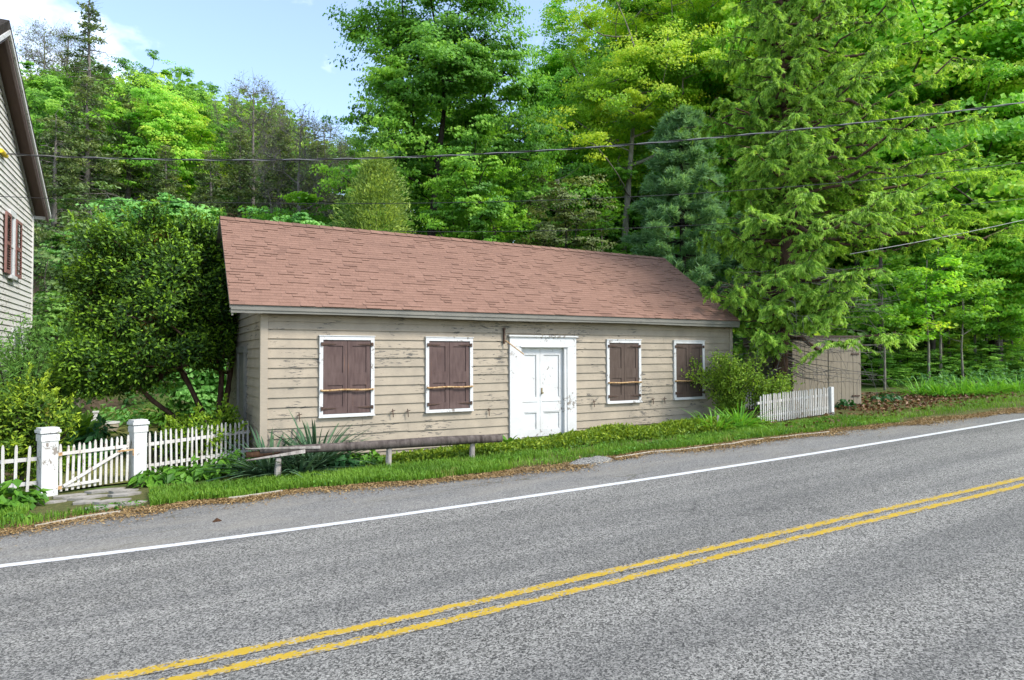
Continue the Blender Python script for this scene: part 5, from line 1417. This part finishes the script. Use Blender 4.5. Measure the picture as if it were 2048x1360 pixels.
# roadside growth at the right
rng = np.random.default_rng(140)
for k, (px, Y) in enumerate([(1845, -.6), (1880, -1.1), (1925, -1.4), (1960, -1.6), (1995, -1.7), (2035, -2.0)]):
    x = at(px, 790, Y)[0]; g = Geo(); blades(g, rng, 110, .80, .04, .35, .7, .35, 4, (.2, .8), up=.5); leafy(g, rng, 40, .40, .6, .13, .6, .5)
    plant('roadside_plant', ['bright roadside lily tuft nearest the dead leaves', 'bright roadside lily tuft second from the dead leaves', 'bright roadside lily tuft in the middle of the row', 'bright roadside lily tuft right of the middle of the row', 'bright roadside tuft near the right edge', 'bright roadside tuft at the right edge'][k], 'plant', x, Y, g, M['lily'], 'bright plants along the right verge')
for k, (px, Y, H, r) in enumerate([(1850, 1.0, 1.1, 1.0), (1905, .6, 1.0, 1.1), (1960, .4, 1.1, 1.2), (2010, .2, 1.0, 1.2), (2050, -.6, .8, 1.2), (1775, -.9, .4, .5), (1690, -1.1, .35, .28)]):
    x = at(px, 780, Y)[0]; g = Geo(); leafy(g, rng, 300 if k < 5 else 110, H * .8, r * .9, .14, .6, .4)
    plant('undergrowth_bush', ['leafy bush at the left of the right hand undergrowth', 'leafy bush behind the second roadside lily tuft', 'leafy bush behind the middle lily tufts', 'leafy bush behind the right lily tufts', 'low bush at the right edge by the road', 'small dark plant among the dead leaves', 'small leafy plant at the foot of the fence end post'][k], 'bush', x, Y, g, M['maple_deep'] if k < 5 else M['dark_broad'], 'bushes in the right undergrowth')

# ---- masses nobody could count
rng = np.random.default_rng(150)
def on_ground(x, y, dz=0.0): return np.stack([x, y, G(x, y) + dz], -1)
def rand_verge(n, xa, xb, lo, hi):
    x = xa + (xb - xa) * rng.random(n); f = rng.random(n); a, b = lo(x), hi(x); return x, a + (b - a) * f
def grass_mesh(x, y, L, W, dz=.02):
    n = len(x); b = on_ground(x, y, dz); a = rng.random(n) * 6.283; l_ = L * (.5 + .8 * rng.random(n)); bend = l_ * (.15 + .5 * rng.random(n))
    sd_ = np.stack([np.cos(a), np.sin(a), np.zeros(n)], -1) * (W / 2); fw2 = np.stack([-np.sin(a), np.cos(a), np.zeros(n)], -1)
    m_ = b + fw2 * (bend * .3)[:, None] + np.array([0, 0, 1]) * (l_ * .6)[:, None]; tp = b + fw2 * bend[:, None] + np.array([0, 0, 1]) * l_[:, None]
    v = np.stack([b - sd_, b + sd_, m_ + sd_ * .8, m_ - sd_ * .8, tp], 1).reshape(-1, 3); o_ = np.arange(n) * 5
    g = Geo(); tn = np.clip(.5 + .25 * np.sin(x * 2.1) * np.sin(y * 3 + x) + rng.normal(0, .15, n), 0, 1)
    return g.add(v, np.stack([o_, o_ + 1, o_ + 2, o_ + 3], -1), np.stack([o_ + 3, o_ + 2, o_ + 4], -1), np.repeat(tn, 5))
inner = lambda x: np.interp(x, [-2.08, .14, 2, 3.4, 5.57, 9.13, 13.3], [-.97, -1.41, -1.57, -1.80, -1.96, -2.5, -2.28])
xs_, ys_ = [], []
for n, xa, xb, lo, hi in [(30000, -1.65, 3.5, lambda x: edge_f(x) + .16, inner), (26000, 3.5, 13.2, lambda x: edge_f(x) + .2, inner), (12000, -6.5, -2.25, lambda x: edge_f(x) + .14, lambda x: np.full_like(x, -.75)), (5000, 12.5, 20, lambda x: edge_f(x) + .5, lambda x: np.full_like(x, -2.6)), (6000, 17, 30, lambda x: edge_f(x) + .3, lambda x: np.full_like(x, -2.2))]:
    x, y = rand_verge(n, xa, xb, lo, hi); xs_.append(x); ys_.append(y)
x, y = np.concatenate(xs_), np.concatenate(ys_)
keep = rng.random(len(x)) < np.clip(.55 + .5 * np.sin(x * 1.3 + 2) * np.sin(y * 4 + x * .7) + np.where(x < 3, .35, 0), .12, 1)
keep &= ~((x > -3.08) & (x < -1.66) & (y > -1.95))
keep &= ~((x > 4.6) & (x < 6.0) & (y > -2.4) & (y < -1.7) & (rng.random(len(x)) < .8))
struct('grass', grass_mesh(x[keep], y[keep], .095, .011), M['blade'], 'stuff')
# low weeds scattered through the verge
n = 260; x = -6 + 19 * rng.random(n); f = rng.random(n) ** 1.3; y = edge_f(x) + .22 + f * np.clip(inner(x) - edge_f(x) - .3, .1, 2)
k_ = ~((x > -3.1) & (x < -1.65) & (y > -1.95)); x, y = x[k_], y[k_]; m_ = 26
C = np.repeat(on_ground(x, y, .03), m_, 0) + rng.normal(size=(len(x) * m_, 3)) * np.array([.075, .06, .0]) + np.array([0, 0, .07]) * rng.random((len(x) * m_, 1))
g = Geo(); add_leaves(g, rng, C, unit(np.array([0, 0, 1.0]) + rng.normal(size=C.shape) * .5), .050, .6, np.clip(np.repeat(rng.random(len(x)), m_) + rng.normal(0, .1, len(C)), 0, 1), .12)
struct('verge_weeds', g, M['hosta'], 'stuff')
# dry straw along the asphalt edge
n = 50000; x = -8 + 27 * rng.random(n); y = edge_f(x) + .02 + rng.normal(0, .16, n) * (1 + .35 * np.sin(x * 1.9)) + .06 * np.sin(x * 1.3) + .05 * np.sin(x * 4.1)
g = Geo(); N = unit(np.array([0, 0, 1.2]) + rng.normal(size=(n, 3)) * .5); b = np.stack([x, y, plane_z(x) + .008 + .018 * rng.random(n)], -1)
add_leaves(g, rng, b, N, .040, .38, np.clip(rng.normal(.45, .28, n), 0, 1), .1)
n = 5000; x = -6 + 20 * rng.random(n); y = edge_f(x) - .15 - np.abs(rng.normal(0, .3, n)); b = np.stack([x, y, plane_z(x) + .008], -1)
k_ = rng.random(n) < np.clip(.4 + .8 * np.sin(x * 2.7) * np.sin(x * .9 + y * 7), 0, 1)
add_leaves(g, rng, b[k_], unit(np.array([0, 0, 1.6]) + rng.normal(size=(int(k_.sum()), 3)) * .4), .03, .4, np.clip(rng.normal(.35, .25, int(k_.sum())), 0, 1), .1)
struct('straw_litter', g, M['straw'], 'stuff')
# brown fallen leaves by the shed and under the fence
n = 3800; x = 10.4 + 12 * rng.random(n); y = -3.0 + 4.0 * rng.random(n) - .02 * x
k_ = (y > edge_f(x) + .5) & (rng.random(n) < np.where((x > 14.5) & (x < 20), np.where(y > -2.7, 1, .3), .3)); x, y = x[k_], y[k_]
g = Geo(); add_leaves(g, rng, on_ground(x, y, .02 + .05 * 1) + rng.normal(size=(len(x), 3)) * .015, unit(np.array([0, 0, 1]) + rng.normal(size=(len(x), 3)) * .6), .11, .6, np.clip(rng.normal(.4, .25, len(x)), 0, 1), .15)
struct('fallen_leaves', g, M['rust_leaf'], 'stuff')
# low evergreen ground cover along the wall
def cover(n, xa, xb, yc, hw, H, seed):
    r = np.random.default_rng(seed); x = xa + (xb - xa) * r.random(n); u = r.random(n) * 2 - 1
    hh_ = H * (.75 + .25 * np.sin(x * 2.2) + .12 * np.sin(x * 5.3 + 1)) * np.sqrt(np.clip(1 - u ** 2, 0, 1)) * np.clip((x - xa) / .4, 0, 1) ** .5 * np.clip((xb - x) / .4, 0, 1) ** .5
    y = yc(x) + hw * u; f = r.random(n) ** .45
    P_ = on_ground(x, y, 0.0) + np.array([0, 0, 1]) * (hh_ * f + .03)[:, None]
    D = unit(np.array([0, -.25, .6]) + r.normal(size=(n, 3)) * .6)
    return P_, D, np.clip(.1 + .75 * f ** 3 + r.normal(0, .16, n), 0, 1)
g = Geo()
for n, xa, xb, yc, hw, H in [(12000, 6.4, 9.4, lambda x: -1.13 - .22 * (x - 6.0), .60, .27), (9000, 1.9, 6.8, lambda x: -.85 - .11 * x, .38, .17), (4000, 4.3, 6.8, lambda x: -.95 - .09 * (x - 4), .36, .15), (2500, 8.8, 10.9, lambda x: -1.8 + 0 * x, .4, .22)]:
    P_, D, T_ = cover(n, xa, xb, yc, hw, H, n)
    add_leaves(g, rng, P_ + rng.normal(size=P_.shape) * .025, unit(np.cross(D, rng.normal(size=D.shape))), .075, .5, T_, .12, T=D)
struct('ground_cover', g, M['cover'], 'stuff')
# the far wood that closes the gaps
g = Geo(); n = 2600; a = RAD(-42) + RAD(150) * rng.random(n); rr_ = 50 + 22 * rng.random(n)
x, y = CAM[0] + np.sin(a) * rr_, CAM[1] + np.cos(a) * rr_; k_ = y > -2; x, y = x[k_], y[k_]; a = a[k_]
hmax = np.where(np.degrees(a) < 22, 3.5, np.where(np.degrees(a) < 45, 13, 17)) * (.75 + .25 * np.sin(a * 40) * np.sin(a * 17 + 1))
C = np.stack([x, y, G(x, y) + hmax * rng.random(len(x))], -1)
clumps(g, rng, C, 2.2 * (.6 + .6 * rng.random(len(C))), 60, .5, .85, 1, .4, .25, flat=.6)
# a lower belt of brush inside the wood
n = 1500; a = RAD(45) + RAD(50) * rng.random(n); rr_ = 26 + 24 * rng.random(n)
x, y = CAM[0] + np.sin(a) * rr_, CAM[1] + np.cos(a) * rr_; k_ = y > 4; x, y = x[k_], y[k_]
C = np.stack([x, y, G(x, y) + 3.2 * rng.random(len(x)) ** 1.5], -1)
clumps(g, rng, C, 1.0 * (.6 + .6 * rng.random(len(C))), 50, .30, .85, 1, .35, .25, flat=.6)
struct('far_wood', g, M['forest'], 'stuff')
# brush over the hillside soil
n = 2600; x = -22 + 50 * rng.random(n); y = 13.5 + 24 * rng.random(n); C = np.stack([x, y, G(x, y) + .25 + .5 * rng.random(n)], -1)
g = Geo(); clumps(g, rng, C, .6 * (.6 + .6 * rng.random(n)), 26, .22, .7, 1, .35, .25, flat=.7)
struct('hillside_undergrowth', g, M['maple_deep'], 'stuff')

# ------------------------------------------------------------------ daylight
SUN_EL, SUN_AZ = RAD(45), RAD(143)      # azimuth clockwise from +y: high, behind the camera and to the right
w = bpy.data.worlds.new("World"); scene.world = w; w.use_nodes = True
nt = w.node_tree; nt.nodes.clear()
out = nt.nodes.new("ShaderNodeOutputWorld"); bg = nt.nodes.new("ShaderNodeBackground")
sky = nt.nodes.new("ShaderNodeTexSky"); sky.sky_type = 'NISHITA'; sky.sun_disc = False
sky.sun_elevation = SUN_EL; sky.sun_rotation = SUN_AZ; sky.air_density = 1.0; sky.dust_density = .7; sky.ozone_density = 1.7
tc = nt.nodes.new("ShaderNodeTexCoord")
mp = nt.nodes.new("ShaderNodeMapping"); mp.inputs["Scale"].default_value = (1.0, 1.0, 1.7); mp.inputs["Location"].default_value = (2.68, 3.1, 1.45)
nz = nt.nodes.new("ShaderNodeTexNoise"); nz.inputs["Scale"].default_value = 2.3; nz.inputs["Detail"].default_value = 7; nz.inputs["Roughness"].default_value = .52
rp_ = nt.nodes.new("ShaderNodeValToRGB"); rp_.color_ramp.elements[0].position = .53; rp_.color_ramp.elements[1].position = .68; rp_.color_ramp.elements[0].color = (.04, .04, .04, 1)
mx = nt.nodes.new("ShaderNodeMix"); mx.data_type = 'RGBA'
mx.inputs[7].default_value = (9.0, 9.1, 9.3, 1)
nt.links.new(tc.outputs["Generated"], mp.inputs[0]); nt.links.new(mp.outputs[0], nz.inputs["Vector"]); nt.links.new(nz.outputs["Fac"], rp_.inputs[0])
nt.links.new(rp_.outputs[0], mx.inputs[0]); nt.links.new(sky.outputs[0], mx.inputs[6]); nt.links.new(mx.outputs[2], bg.inputs[0])
bg.inputs[1].default_value = 0.15
nt.links.new(bg.outputs[0], out.inputs[0])
sl = bpy.data.lights.new("sun", 'SUN'); sl.energy = 2.2; sl.angle = RAD(14); sl.color = (1.0, .96, .90)
so_ = bpy.data.objects.new("sun", sl); COL.objects.link(so_)
sd_ = Vector((math.sin(SUN_AZ) * math.cos(SUN_EL), math.cos(SUN_AZ) * math.cos(SUN_EL), math.sin(SUN_EL)))
so_.rotation_euler = (-sd_).to_track_quat('-Z', 'Y').to_euler()

scene.view_settings.view_transform = 'Standard'
scene.view_settings.look = 'None'
scene.view_settings.exposure = 1.28
scene.view_settings.gamma = 1.0
cy = scene.cycles
cy.max_bounces = 8; cy.diffuse_bounces = 7; cy.glossy_bounces = 2; cy.transmission_bounces = 4; cy.transparent_max_bounces = 4
cy.caustics_reflective = False; cy.caustics_refractive = False
cy.use_denoising = True
